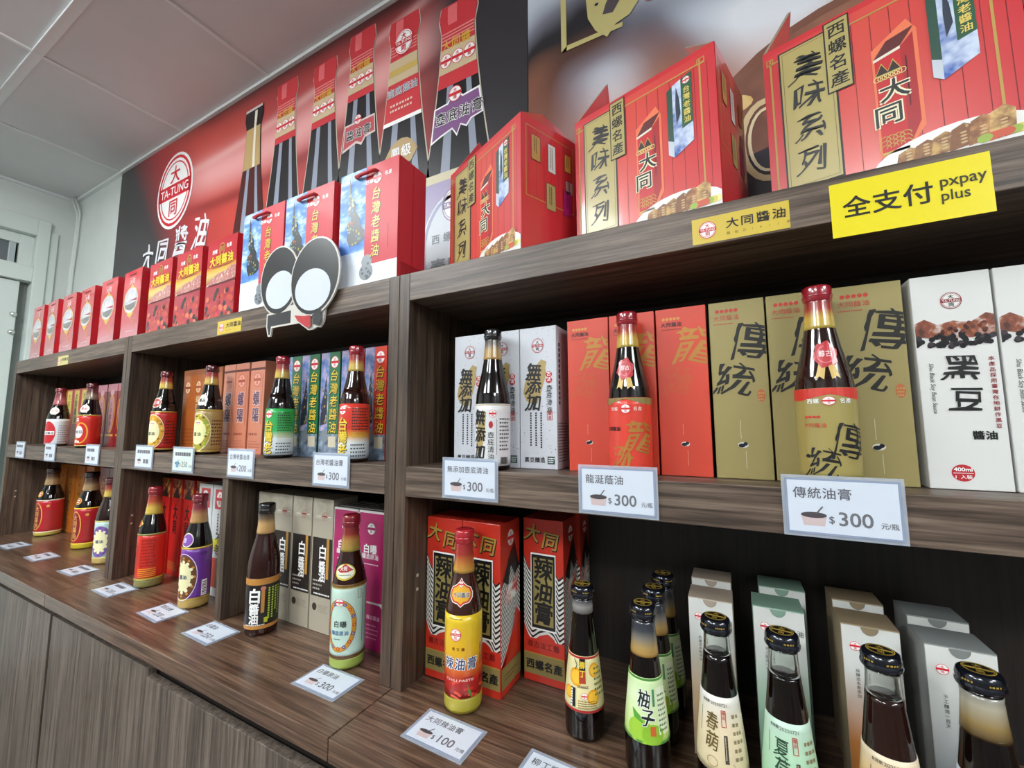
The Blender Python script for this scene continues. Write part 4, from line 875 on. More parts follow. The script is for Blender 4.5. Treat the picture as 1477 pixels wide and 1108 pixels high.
def tw_art(colr):
    def f(p, R, z0, z1):
        L_ = z1 - z0; p.emblem(-R * .35, z0 + L_ * .88, R * .30, R * .30, 2, False)
        for i, c_ in enumerate('台灣老'): p.ch(c_, -R * .30, z0 + L_ * (.62 - i * .24), L_ * .25, BLACK, 2, .03, .9); p.ch(c_, -R * .32, z0 + L_ * (.63 - i * .24), L_ * .25, M('#e3c43c', .4), 3, .014, .9)
        p.ticks(R * .35, z0 + L_ * .52, R * 1.5, z0 + L_ * .95, M('#14301e', .4), 8, 2); p.ticks(R * .35, z0 + L_ * .38, R * 1.5, z0 + L_ * .50, M('#c9b23a', .4), 3, 2); p.ticks(R * .3, z0 + L_ * .04, R * 1.5, z0 + L_ * .3, M('#4a5058', .4), 4, 2); return p
    return f
bottle('soy bottle with green and white label, before the green cartons', -.972, .634, MS, .246, .031, 'mid', '#8e1a26', 'foil', SL_RG, None, (.03, .475, GR([(0, '#c3cfd6'), (.35, '#dfe6e6'), (.52, '#3fae5c'), (1, '#28a24c')], .007, .117, 2, .3, .3)), tw_art('g'), None, None, None, 28)
bottle('soy bottle with red and white label, beside the unit end panel', -.7165, .634, MS, .248, .031, 'mid', '#8e1a26', 'foil', SL_RG, SOYBROWN, (.03, .49, GR([(0, '#c3cfd6'), (.30, '#e3e6e6'), (.42, '#e0a03c'), (.55, '#d43a2a'), (1, '#d6382a')], .007, .12, 2, .3, .3)), tw_art('r'), None, None, None, 20)

# ------------------------------------------------------------------ middle board, far unit
def y_front(p, w_, h_):
    p.rect(-w_ / 2, 0, w_ / 2, h_ * .36, NZ([(.4, '#a8301c'), (.6, '#8c4a2a')], 30, .35, .2), 1); p.rect(-w_ * .32, h_ * .38, w_ * .32, h_ * .97, M('#cdb84a', .35, .2), 1); p.col('大同醬油', 0, h_ * .93, h_ * .125, M('#3a2a10', .4), 1.1, l=2, sx=.75); return p
def v_front(p, w_, h_):
    G5 = M('#c98f2c', .35, .2); p.rect(-w_ / 2, h_ * .88, w_ / 2, h_, M('#b0707c', .35), 1); p.ell(0, h_ * .86, w_ * .2, h_ * .05, M('#b98a94', .35), 2, 14)
    p.ring(0, h_ * .52, w_ * .40, h_ * .30, w_ * .07, G5, 2, 20); p.ell(0, h_ * .52, w_ * .28, h_ * .27, M('#a8757c', .35), 2, 20); p.col('大同醬油', 0, h_ * .72, h_ * .09, M('#5a1a1c', .4), 1.1, l=3, sx=.8); p.rect(-w_ * .4, h_ * .17, w_ * .4, h_ * .20, G5, 2); return p
c1 = {}
for i, x0 in enumerate((-2.625, -2.548, -2.471, -2.394)):
    carton('sauce_carton', 'slim red carton with a yellow lettered panel, %s of its four from the white door' % ORD[i], 'carton', x0 + .037, .690, MS, .074, .07, .236, M('#a81c1e', .35, .2), y_front, None, None, 0, 'red and yellow cartons in the far unit', .001, c1)
c1 = {}
for i, x0 in enumerate((-2.222, -2.133, -2.046, -1.959, -1.872)):
    carton('sauce_carton', 'dark red carton with a mauve top and gold oval, %s of its five' % ORD[i], 'carton', x0 + .0415, .690, MS, .083, .07, .240, M('#7a1a1e', .35, .2), v_front, None, None, 0, 'dark red cartons in the far unit', .001, c1)
def fw_art(p, R, z0, z1):
    L_ = z1 - z0; p.ell(-R * .45, z0 + L_ * .45, R * .75, L_ * .46, M('#b8202a', .35, .2), 1, 26); p.rect(-R * 1.1, z0 + L_ * .38, R * .2, z0 + L_ * .52, M('#e6e4e0', .4), 2); p.row('大同醬油', -R * 1.0, z0 + L_ * .45, R * .28, BLACK, l=3); p.ticks(R * .5, z0 + L_ * .1, R * 1.6, z0 + L_ * .8, M('#7a7880', .4), 8, 1); return p
def fr_art(p, R, z0, z1):
    L_ = z1 - z0; p.ring(-R * .1, z0 + L_ * .42, R * .62, L_ * .34, R * .13, M('#dc9a2c', .35, .2), 1, 22); p.ell(-R * .3, z0 + L_ * .45, R * .4, L_ * .2, M('#e6e2de', .35), 2, 18); p.row('香菇', -R * .68, z0 + L_ * .45, R * .38, M('#2a3a6a', .4), l=3); p.emblem(-R * .6, z0 + L_ * .85, R * .24, R * .2, 1, False); p.row('醬油', -R * .75, z0 + L_ * .14, R * .3, WHITE, l=2); return p
bottle('soy bottle with white label and big red disc, furthest on the middle board', -2.425, .640, MS, .234, .033, 'mid', '#6e1820', 'foil', [(.70, '#8c3a40'), (.78, '#a85a5c'), (.86, '#7c2a2e'), (.93, '#6a1820')], None, (.03, .46, M('#d2d4d8', .35, .2)), fw_art, oval_neck('#e6e2de', '#b8202a', '大同'), None, None, 50)
bottle('soy bottle with bright red label, second from the white door on the middle board', -2.118, .640, MS, .238, .033, 'mid', '#4e1218', 'foil', [(.74, '#6a5a4a'), (.80, '#8a7a64'), (.86, '#5a2a24'), (.93, '#4a1218')], None, (.03, .50, M('#c02018', .32, .3), GOLD), fr_art, oval_neck('#e6e2de', '#b8202a', '香菇'), None, None, 42)

# ------------------------------------------------------------------ counter, far unit
def or_front(p, w_, h_):
    D = M('#6e2214', .35, .2); G6 = M('#c9862c', .35, .2)
    p.ring(0, h_ * .58, w_ * .26, h_ * .31, w_ * .06, G6, 2, 18); p.ell(0, h_ * .58, w_ * .21, h_ * .28, D, 1, 18); p.col('大同醬油', 0, h_ * .83, h_ * .115, M('#c9922c', .4), 1.1, l=3, sx=.8); p.ticks(-w_ * .4, h_ * .05, w_ * .4, h_ * .22, M('#7a3a10', .4), 4, 1); return p
c1 = {}
for i, x0 in enumerate((-2.815, -2.715, -2.615, -2.515)):
    carton('sauce_carton', 'amber orange carton on the far counter, %s from the white door' % ORD[i], 'carton', x0 + .048, .764, CT, .096, .08, .298, M('#b8661c', .35, .3), or_front, None, None, math.radians(-3), 'amber orange cartons on the far counter', .001, c1)
c1 = {}
for i, x0 in enumerate((-2.385, -2.295, -2.205, -2.115)):
    carton('sauce_carton', 'muted rose carton on the far counter, %s from the amber ones' % ORD[i], 'carton', x0 + .043, .770, CT, .086, .08, .298, M('#8c2a34', .35, .3), or_front, None, None, 0, 'rose cartons on the far counter', .001, c1)
def rl_art(p, R, z0, z1):
    L_ = z1 - z0; G6 = M('#d39a4c', .35, .2); p.ring(-R * .15, z0 + L_ * .5, R * .55, L_ * .42, R * .09, G6, 1, 24); p.ell(-R * .15, z0 + L_ * .5, R * .44, L_ * .38, M('#7e1a20', .35), 1, 22); p.col('大同醬油', -R * .15, z0 + L_ * .82, L_ * .16, G6, 1.05, l=2, sx=.9); p.ell(R * .75, z0 + L_ * .82, R * .13, R * .13, G6, 1, 12); p.ticks(R * .6, z0 + L_ * .1, R * 1.6, z0 + L_ * .7, M('#8a3a2a', .4), 8, 1); p.rect(-R * 2.8, z0, R * 2.8, z0 + .004, M('#d8c34a', .35), 1); return p
def coin_neck(p, R, H):
    z = H * .62; p.ell(-R * .15, z, R * .34, H * .042, M('#d8a83c', .35, .2), 1, 18); p.ell(-R * .15, z, R * .26, H * .032, M('#a8402c', .35), 2, 18); p.emblem(-R * .15, z, R * .17, R * .17, 3, False); return p
bottle('crimson label bottle with a white foot line, furthest on the counter', -2.690, .712, CT, .286, .042, 'tall', '#2c0e10', 'foil', SL_TAN, None, (.055, .53, M('#b01c28', .3, .3), M('#e3dcc8', .4)), rl_art, coin_neck, (.006, .055, M('#b5a24a', .35)), None, 24)
bottle('crimson label bottle with a yellow foot line, second furthest on the counter', -2.275, .712, CT, .290, .042, 'tall', '#241012', 'foil', SL_TAN, None, (.065, .53, M('#a81a24', .3, .3), YEL), rl_art, coin_neck, (.006, .065, M('#b5a020', .35)), None, 24)
def flower_art(disc, petal):
    def f(p, R, z0, z1):
        L_ = z1 - z0; cz = z0 + L_ * .45; p.ell(-R * .15, cz, R * .95, L_ * .42, M(petal, .35), 1, 28); p.ell(-R * .15, cz, R * .62, L_ * .27, M('#e6e0b0', .35), 2, 24)
        for k in range(12): a = 2 * PI * k / 12; p.ell(-R * .15 + R * .66 * math.cos(a), cz + L_ * .29 * math.sin(a), R * .13, R * .13, M('#e9e3bc', .35), 3, 10); p.ell(-R * .15 + R * .82 * math.cos(a), cz + L_ * .36 * math.sin(a), R * .09, R * .09, M(disc, .35), 3, 8)
        p.row('醬油', -R * .5, cz, R * .34, M('#2a3a6a', .4), l=4); return p
    return f
bottle('pale green label bottle half hidden by the shelf divider', -1.962, .668, CT, .288, .034, 'tall', '#5c141c', 'foil', SL_RG, SOYBROWN, (.07, .50, M('#b5cfc8', .35, .2), M('#c9b86a', .4)), flower_art('#6a4a8c', '#7a5a9c'), None, (.006, .07, M('#b59a5a', .35)), None, 45)

# ------------------------------------------------------------------ counter, middle unit
def tt_front(p, w_, h_):
    G6 = M('#c9a24a', .35, .2); p.rect(-w_ / 2, h_ * .80, w_ / 2, h_, NZ([(.35, '#3a1210'), (.5, '#8a2a1c'), (.62, '#c9a24a'), (.75, '#2a1a14')], 60, .35, .2), 1)
    p.poly([(-w_ * .4, h_ * .80), (0, h_ * .92), (w_ * .4, h_ * .80)], M('#2a1412', .4), 2); p.ch('大', 0, h_ * .66, h_ * .17, BLACK, 2, .02, .6); p.ch('同', 0, h_ * .50, h_ * .15, BLACK, 2, .02, .6)
    for j in range(3):
        for k in range(5): p.ring(-w_ * .36 + k * w_ * .18, h_ * (.05 + j * .03), w_ * .11, h_ * .03, w_ * .016, G6, 2, 8, 0, PI)
    return p
c1 = {}
for i, x0 in enumerate((-1.700, -1.628, -1.556, -1.484)):
    carton('sauce_carton', 'scarlet carton with gold wave foot, %s from the shelf divider' % ORD[i], 'carton', x0 + .035, .705, CT, .069, .07, .300, M('#c4201c', .3, .3), tt_front, None, None, math.radians(-4), 'scarlet cartons on the middle counter', .001, c1)
def wh_front(p, w_, h_):
    p.rect(-w_ * .32, h_ * .78, w_ * .34, h_ * .96, M('#c02830', .35), 1); p.emblem(0, h_ * .87, w_ * .24, h_ * .075, 2, False); p.ell(0, h_ * .46, w_ * .4, h_ * .06, M('#d6cf2c', .35), 1, 14); p.ticks(-w_ * .1, h_ * .5, w_ * .1, h_ * .74, M('#3a3a40', .4), 1, 2, True)
    p.ch('不', w_ * .05, h_ * .52, h_ * .10, BLACK, 3, .01); p.ch('老', 0, h_ * .42, h_ * .10, BLACK, 3, .01); p.rect(-w_ * .45, h_ * .08, -w_ * .02, h_ * .34, M('#c4402c', .35), 1); p.rect(-w_ * .02, h_ * .08, w_ * .45, h_ * .34, M('#7a6a50', .35), 1); return p
c1 = {}
for i, x0 in enumerate((-1.400, -1.325, -1.250)):
    carton('sauce_carton', 'white carton with a red emblem square, %s from the scarlet cartons' % ORD[i], 'carton', x0 + .0365, .676, CT, .072, .07, .302, M('#c9cbcc', .4, .1), wh_front, None, None, 0, 'white cartons beside the inner divider', .001, c1)
def bg_front(p, w_, h_):
    p.rect(-w_ / 2, h_ * .84, w_ / 2, h_, NZ([(.35, '#a39a88'), (.6, '#bdb5a4'), (.75, '#8d8474')], 22, .4), 1); p.emblem(w_ * .1, h_ * .865, w_ * .12, w_ * .13, 2, False, M('#9c3a34', .4), None, M('#b9b0a0', .4))
    p.ticks(-w_ * .3, h_ * .86, -w_ * .08, h_ * .875, WHITE, 1, 2); p.ticks(w_ * .26, h_ * .86, w_ * .42, h_ * .875, WHITE, 1, 2)
    p.rect(-w_ * .44, h_ * .26, w_ * .5, h_ * .70, M('#2a2320', .4), 1); p.rect(w_ * .24, h_ * .40, w_ * .36, h_ * .70, M('#b8863c', .4), 2)
    for c_, yy, q in (('白', .595, 1), ('醬', .485, .8), ('油', .415, .8)): p.ch(c_, w_ * .06, h_ * yy, h_ * .115 * q, WHITE, 3, .014, .85)
    p.ticks(-w_ * .36, h_ * .31, w_ * .1, h_ * .40, M('#b0aaa0', .4), 3, 2); p.ticks(-w_ * .3, h_ * .275, w_ * .45, h_ * .30, WHITE, 1, 2); p.ell(-w_ * .25, h_ * .18, w_ * .11, h_ * .028, M('#3a322c', .4), 1, 14); p.ticks(-w_ * .1, h_ * .15, w_ * .4, h_ * .21, M('#8d8474', .4), 4, 1); return p
c1 = {}
for i, (lab, x0) in enumerate((('beige carton with dark panel, nearest the inner divider', -1.108), ('beige carton with dark panel just behind the dark bottle', -1.040), ('beige carton with dark panel, second from the magenta cartons', -.966), ('beige carton with dark panel, next to the magenta cartons', -.892))):
    carton('sauce_carton', lab, 'carton', x0 + .0355, .676, CT, .0705, .07, .298, M('#a89f8e', .42, .1), bg_front, None, None, 0, 'beige cartons on the middle counter', .001, c1)
def mg_front(p, w_, h_):
    p.rect(-w_ / 2, 0, w_ / 2, h_, M('#cfcac8', .4), 0); r_ = .008
    p.rect(-w_ * .47, h_ * .34, w_ * .47, h_ * .985, M('#a8205f', .35, .1), 1); p.poly([(-w_ * .5, 0), (w_ * .5, 0), (w_ * .5, h_ * .30), (w_ * .38, h_ * .325), (-w_ * .38, h_ * .325), (-w_ * .5, h_ * .30)], M('#9c1c58', .35, .1), 1)
    p.emblem(w_ * .0, h_ * .87, w_ * .16, w_ * .17, 2, False, M('#9c1c58', .4)); p.row('白曝', -w_ * .30, h_ * .72, w_ * .26, WHITE, l=2, bold=.025); p.row('釀造原油', -w_ * .34, h_ * .665, w_ * .155, WHITE, l=2, bold=.01); p.ticks(-w_ * .3, h_ * .605, w_ * .34, h_ * .622, WHITE, 1, 2)
    p.row('釀造醬油', -w_ * .1, h_ * .23, w_ * .12, M('#e6b9cf', .4), l=2); p.ticks(-w_ * .1, h_ * .08, w_ * .34, h_ * .20, M('#d89abc', .4), 4, 2, False, .3); return p
def mg_top(p, w_, d_):
    for k in range(5): p.rect(-w_ / 2, d_ * (.04 + k * .2), w_ / 2, d_ * (.12 + k * .2), M('#1f1d1f', .4), 1)
    return p
c1 = {}
for lab, x0 in (('magenta carton with striped top behind the pale label bottle', -.8185), ('magenta carton with striped top against the unit end panel', -.7385)):
    carton('sauce_carton', lab, 'carton', x0 + .0385, .676, CT, .0765, .080, .283, M('#cfcac8', .4), mg_front, None, mg_top, 0, 'magenta cartons on the middle counter', .0012, c1)
def rd_art(p, R, z0, z1):
    L_ = z1 - z0; p.rect(-R * 2.8, z0, R * 2.8, z0 + L_ * .05, M('#b8962c', .35), 1); p.ticks(-R * .3, z0 + L_ * .25, R * .3, z0 + L_ * .75, M('#7a1812', .4), 3, 1, True, .4); p.ticks(R * .45, z0 + L_ * .3, R * 1.6, z0 + L_ * .92, M('#8a1c14', .4), 9, 1)
    for k in range(5): p.rect(R * .3, z0 + L_ * (.08 + k * .04), R * 1.6, z0 + L_ * (.095 + k * .04), M('#d89a2c', .4), 2)
    p.row('大同', -R * .95, z0 + L_ * .66, R * .3, WHITE, l=2); return p
def seal_neck(p, R, H):
    z = H * .635; p.poly([(-R * .75, z), (-R * .2, z + H * .038), (R * .35, z), (-R * .2, z - H * .038)], M('#d8b45a', .35), 1); p.ell(-R * .2, z, R * .30, H * .024, M('#c0282c', .35), 2, 14); return p
def pu_art(p, R, z0, z1):
    flower_art('#c98a3c', '#6b4424')(p, R, z0, z1); L_ = z1 - z0; p.ring(-R * .15, z0 + L_ * .45, R * 1.02, L_ * .45, R * .05, M('#e3d8ea', .4), 2, 28); p.rect(R * 1.15, z0 + L_ * .06, R * 1.55, z0 + L_ * .36, WHITE, 2)
    for k in range(8): p.rect(R * 1.2, z0 + L_ * (.08 + k * .032), R * 1.5, z0 + L_ * (.092 + k * .032 + .006 * (k % 2)), BLACK, 3)
    p.row('大同', R * .9, z0 + L_ * .88, R * .26, M('#3a1a4a', .4), l=2); p.rect(-R * 2.8, z0, R * 2.8, z0 + L_ * .045, GOLD, 2); return p
bottle('scarlet label bottle on the middle counter', -1.563, .636, CT, .287, .0335, 'tall', '#8a2026', 'foil', SL_RY, None, (.075, .53, M('#c42a1c', .32, .3), M('#8a8a4a', .4)), rd_art, seal_neck, (.006, .075, M('#7a7440', .35)))
bottle('purple label bottle on the middle counter', -1.283, .624, CT, .287, .0335, 'tall', '#6e1a24', 'foil', [(.74, '#b08a52'), (.82, '#a87a50'), (.87, '#7c3038'), (.93, '#5e1a24')], None, (.075, .53, M('#6a3390', .32, .3), M('#c9a83c', .4)), pu_art, oval_neck('#7a4aa0', '#e6dcf0', '壺'), (.006, .075, M('#a88a4a', .35)), None, 22)
def bk_art(p, R, z0, z1):
    L_ = z1 - z0; TN = M('#b8803c', .35); p.rect(-R * 2.8, z1 - L_ * .13, R * 2.8, z1, TN, 1); p.rect(-R * 2.8, z0, R * 2.8, z0 + L_ * .07, TN, 1)
    for c_, yy, q in (('白', .66, .30), ('醬', .40, .22), ('油', .21, .22)): p.ch(c_, -R * .32, z0 + L_ * yy, L_ * q, WHITE, 2, .03, .9)
    p.rect(R * .10, z0 + L_ * .32, R * .30, z0 + L_ * .76, TN, 2); p.ell(R * .2, z0 + L_ * .80, R * .16, R * .14, M('#c9786a', .4), 2, 12); p.ticks(R * .5, z0 + L_ * .14, R * 1.4, z0 + L_ * .8, M('#a8c03c', .4), 4, 2, True, .5); p.ticks(-R * .9, z0 + L_ * .075, R * .7, z0 + L_ * .12, WHITE, 1, 2); p.rect(R * .3, z0 + L_ * .12, R * .52, z0 + L_ * .22, M('#b8c02c', .4), 2); return p
bottle('dark bottle with black and tan label, before the beige cartons', -.985, .622, CT, .287, .0335, 'tall', '#141414', 'foil', [(.765, '#b58e58'), (.84, '#b8935e'), (.88, '#6e5a44'), (.93, '#201c1a')], SOYRED, (.055, .435, M('#191516', .35, .2)), bk_art, None, None, None, 48)
def pl_art(p, R, z0, z1):
    L_ = z1 - z0; cz = z0 + L_ * .45; cx = -R * .28; OR_ = M('#c98a2c', .35)
    p.ring(cx, cz, R * 1.02, L_ * .36, R * .03, M('#3a3a3c', .4), 1, 36); p.ring(cx, cz, R * .99, L_ * .355, R * .25, OR_, 2, 36)
    for k in range(16): a = 2 * PI * k / 16; p.ell(cx + R * .87 * math.cos(a), cz + L_ * .31 * math.sin(a), R * .105, R * .105, M('#3a54a8' if k % 2 else '#b8402c', .35), 3, 10); p.ell(cx + R * .87 * math.cos(a), cz + L_ * .31 * math.sin(a), R * .045, R * .045, M('#e0b040', .35), 4, 8)
    p.emblem(cx, cz + L_ * .32, R * .26, R * .22, 4, False); p.row('白曝', cx - R * .36, cz + L_ * .02, R * .40, BLACK, l=3, brush=.4); p.row('釀造原油', cx - R * .5, cz - L_ * .10, R * .26, M('#4a6a9a', .4), l=3); p.ticks(cx - R * .3, cz - L_ * .19, cx + R * .3, cz - L_ * .165, M('#4a4a4e', .4), 1, 3)
    p.frame(R * .75, z0 + L_ * .80, R * 1.0, z0 + L_ * .93, R * .03, M('#8a5a4a', .4), 2); p.ticks(R * 1.1, z0 + L_ * .1, R * 1.22, z0 + L_ * .85, M('#2a3a2e', .4), 1, 2, True); p.ticks(-R * 1.2, z0 + L_ * .015, R * .9, z0 + L_ * .035, M('#2a3a2e', .4), 1, 2)
    p.rect(-R * 2.8, z0, R * 2.8, z0 + L_ * .03, M('#6a3a1c', .4), 1); p.rect(-R * 2.8, z1 - L_ * .035, R * 2.8, z1, M('#9a7a34', .4), 1)
    for k in range(40): a = -R * 1.4 + k * R * .07; p.poly([(a, z1 - L_ * .035), (a + R * .035, z1 - L_ * .055), (a + R * .07, z1 - L_ * .035)], M('#9a7a34', .4), 1); p.poly([(a, z0 + L_ * .03), (a + R * .035, z0 + L_ * .05), (a + R * .07, z0 + L_ * .03)], M('#6a3a1c', .4), 1)
    return p
def leaf_neck(p, R, H):
    z = H * .63; p.ell(-R * .1, z, R * .72, H * .052, M('#c9b23c', .35), 1, 22); p.ell(-R * .1, z + H * .003, R * .64, H * .043, M('#dfe0cc', .35), 2, 22); p.poly([(-R * .7, z + H * .01), (-R * .1, z + H * .052), (R * .5, z + H * .012), (R * .1, z), (-R * .4, z - H * .003)], M('#a82a24', .35), 3); p.row('大同', -R * .45, z + H * .022, R * .26, WHITE, l=4); p.ticks(-R * .5, z - H * .022, R * .3, z - H * .008, M('#5a6a3a', .4), 1, 3); return p
bottle('pale mint label bottle with an ornate ring, before the magenta cartons', -.703, .6235, CT, .287, .0325, 'tall', '#7a1a22', 'foil', [(.755, '#9a8a3c'), (.83, '#a8783c'), (.87, '#8a3028'), (.93, '#701a22')], SOYRED, (.075, .545, M('#bdd6c9', .35, .2), M('#6a4a20', .4)), pl_art, leaf_neck, (.006, .075, M('#93a24a', .35)), None, 34)

# ------------------------------------------------------------------ counter, large unit
def waves(p, x0, x1, f, n, dy, l=2):
    """black and white wave stripes below the line z = f(u)"""
    N = 24; us = [x0 + (x1 - x0) * i / N for i in range(N + 1)]
    def strip(a, b_, m, ll):
        vs = []
        for u in us: vs += [(u, f(u) - a), (u, f(u) - b_)]
        p.it.append((vs, [(2 * i, 2 * i + 1, 2 * i + 3, 2 * i + 2) for i in range(N)], m, ll))
    strip(0, n * dy, M('#e2e0da', .4), l)
    for k in range(n): strip(k * dy, k * dy + dy * .45, BLACK, l + 1)
    return p
def tri(u, pts):
    for (a, b_), (c, d_) in zip(pts, pts[1:]):
        if u <= c: return b_ + (d_ - b_) * max(0, min(1, (u - a) / (c - a)))
    return pts[-1][1]
CHR = M('#c5301f', .32, .3)
def ch_front(p, w_, h_):
    OL = M('#8a7a48', .4); G7 = M('#a88a3a', .35, .1)
    p.ch('大', -w_ * .26, h_ * .905, w_ * .42, BLACK, 2, .03, 1, .1, .4, -.12); p.ch('大', -w_ * .27, h_ * .91, w_ * .42, G7, 3, .012, 1, .1, .4, -.12); p.ch('同', w_ * .20, h_ * .865, w_ * .42, BLACK, 2, .03, 1, .1, .2, -.1); p.ch('同', w_ * .19, h_ * .87, w_ * .42, G7, 3, .012, 1, .1, .2, -.1)
    F = [(-.5, .77), (-.40, .70), (-.28, .66), (-.1, .70), (.1, .72), (.24, .70), (.38, .64), (.5, .67)]
    waves(p, -w_ * .5, w_ * .5, lambda u: h_ * tri(u / w_, F), 14, h_ * .030, 1)
    p.rect(-w_ * .31, h_ * .315, w_ * .31, h_ * .785, WHITE, 3); p.rect(-w_ * .29, h_ * .325, w_ * .29, h_ * .775, BLACK, 4); p.rect(-w_ * .245, h_ * .345, w_ * .245, h_ * .755, M('#94854c', .38, .1), 5)
    for c_, yy in (('辣', .69), ('油', .555), ('膏', .42)): p.ch(c_, 0, h_ * yy, h_ * .142, BLACK, 6, .022, .95, .05, .35)
    p.rect(-w_ / 2, 0, w_ / 2, h_ * .26, CHR, 3.2); p.row('遵古法工藝', -w_ * .42, h_ * .225, w_ * .155, M('#7a1410', .4), l=4, bold=.02, brush=.3)
    p.rect(-w_ / 2, h_ * .045, w_ / 2, h_ * .165, OL, 4); p.rect(-w_ / 2, h_ * .165, w_ / 2, h_ * .172, M('#b08a3a', .4), 4); p.row('西螺名產', -w_ * .44, h_ * .105, w_ * .215, BLACK, l=5, bold=.035); return p
def ch_side(p, d_, h_):
    p.emblem(d_ * .5, h_ * .90, d_ * .17, d_ * .21, 1, False); F = [(0, .62), (.3, .70), (.55, .78), (.7, .86), (.85, .74), (1, .70)]
    waves(p, 0, d_, lambda u: h_ * tri(u / d_, F), 15, h_ * .030, 1); p.poly([(d_ * .1, h_ * .66), (d_ * .45, h_ * .80), (d_ * .7, h_ * .87), (d_ * .95, h_ * .70), (d_ * .7, h_ * .66), (d_ * .5, h_ * .73), (d_ * .35, h_ * .62)], BLACK, 3.5)
    p.poly([(d_ * .2, h_ * .60), (d_ * .9, h_ * .66), (d_ * .8, h_ * .54), (d_ * .25, h_ * .50)], NZ([(.4, '#c03024'), (.6, '#e2e0da')], 60, .4), 3.5)
    p.poly([(0, h_ * .14), (d_ * .4, h_ * .22), (d_ * .75, h_ * .46), (d_, h_ * .40), (d_, h_ * .17), (0, h_ * .17)], CHR, 4)
    p.rect(0, h_ * .045, d_, h_ * .165, M('#8a7a48', .4), 5); p.ticks(d_ * .15, h_ * .085, d_ * .85, h_ * .13, M('#5a4a24', .4), 2, 6); return p
c1 = {}
for lab, x0, y0 in (('red chilli carton with wave stripes, against the unit side panel', -.536, .662), ('red chilli carton directly behind the yellow chilli bottle', -.4535, .662), ('red chilli carton standing alone, set further back', -.3645, .738), ('red chilli carton at the back, seen only as a dark sliver', -.3585, .8135)):
    carton('chilli_carton', lab, 'carton', x0 + .0405, y0, CT, .081, .074 if y0 < .8 else .058, .291, CHR, ch_front, ch_side, None, 0, 'red chilli cartons on the counter', .001, c1 if y0 < .8 else None)
def hot_art(p, R, z0, z1):
    L_ = z1 - z0; p.emblem(-R * .35, z0 + L_ * .77, R * .30, R * .32, 2, True); p.ticks(-R * .75, z1 - L_ * .045, R * .0, z1 - L_ * .02, M('#8a7a1a', .4), 1, 1)
    for k in range(46):
        a = random.uniform(-2.6, 2.6) * R; b_ = z0 + random.uniform(0, .26) * L_; t = random.uniform(-.6, .8); ln = R * random.uniform(.35, .6)
        p.line([(a, b_), (a + ln * .5 * math.cos(t), b_ + ln * .5 * math.sin(t) + R * .06), (a + ln * math.cos(t), b_ + ln * math.sin(t))], R * .13, M(random.choice(['#a81a18', '#c42a20', '#7a0e12', '#d84a34']), .3, .3), 1 + k * .02)
    p.poly([(R * .25, z0 + L_ * .20), (R * .45, z0 + L_ * .10), (R * .55, z0 + L_ * .0), (R * .35, z0 + L_ * .06)], M('#4a7a34', .35), 2.2)
    for i, c_ in enumerate('辣油膏'): p.ch(c_, -R * .72 + i * R * .62, z0 + L_ * .425, R * .62, WHITE, 3, .06, .9, .1); p.ch(c_, -R * .72 + i * R * .62, z0 + L_ * .425, R * .62, M('#2a3a6a', .4), 4, .012, .9, .1)
    p.row('遵古釀', -R * .55, z0 + L_ * .60, R * .17, M('#6a2a10', .4), l=2, pitch=1.5); p.lat('CHILI PASTE', -R * .9, z0 + L_ * .215, R * .16, M('#f0d0c8', .4), 3, .01, R * 1.5)
    p.ticks(R * 1.02, z0 + L_ * .30, R * 1.45, z0 + L_ * .62, M('#6a2a6a', .4), 4, 2, True, .4)
    for k in range(64): a = -R * 2.6 + k * R * .085; p.poly([(a, z0 + .0005), (a + R * .085, z0 + .0005), (a + R * .042, z0 + L_ * .022)], M('#a89a34', .4), 3)
    return p
def crest_neck(p, R, H):
    z = H * .655
    def sh(k): return [(R * a * 1.3 * k - R * .12, z + H * b_ * k) for a, b_ in ((-.60, .0), (-.52, .026), (-.3, .038), (-.12, .055), (0, .075), (.12, .055), (.3, .038), (.52, .026), (.60, .0), (.55, -.026), (.38, -.05), (.15, -.056), (0, -.072), (-.15, -.056), (-.38, -.05), (-.55, -.026))]
    p.poly(sh(1.05), M('#e6e2da', .35), 0); p.poly(sh(.97), M('#c02a24', .35, .2), 1); p.poly(sh(.82), M('#e0a82c', .35), 2); p.row('大同醬油', -R * .62, z - H * .01, R * .255, WHITE, l=3, bold=.05); p.row('大同醬油', -R * .62, z - H * .01, R * .255, BLACK, l=4, bold=.012); p.emblem(-R * .12, z + H * .045, R * .15, R * .15, 3, False); return p
bottle('yellow chilli paste bottle with red peppers on its label, before the red chilli cartons', -.4255, .6265, CT, .2875, .0315, 'tall', '#a8242c', 'foil', [(.755, '#b8903c'), (.80, '#b87a34'), (.86, '#9c3428'), (.93, '#90202a')], M('#3a1a12', .06, .6), (.085, .535, GR([(0, '#8a1418'), (.22, '#b02018'), (.38, '#d8702a'), (.52, '#e0ac24'), (1, '#dcbc28')], .024, .154, 2, .28, .4)), hot_art, crest_neck, (.006, .090, M('#a89a34', .3, .3)), None, 30)
SH, SR = .216, .0298
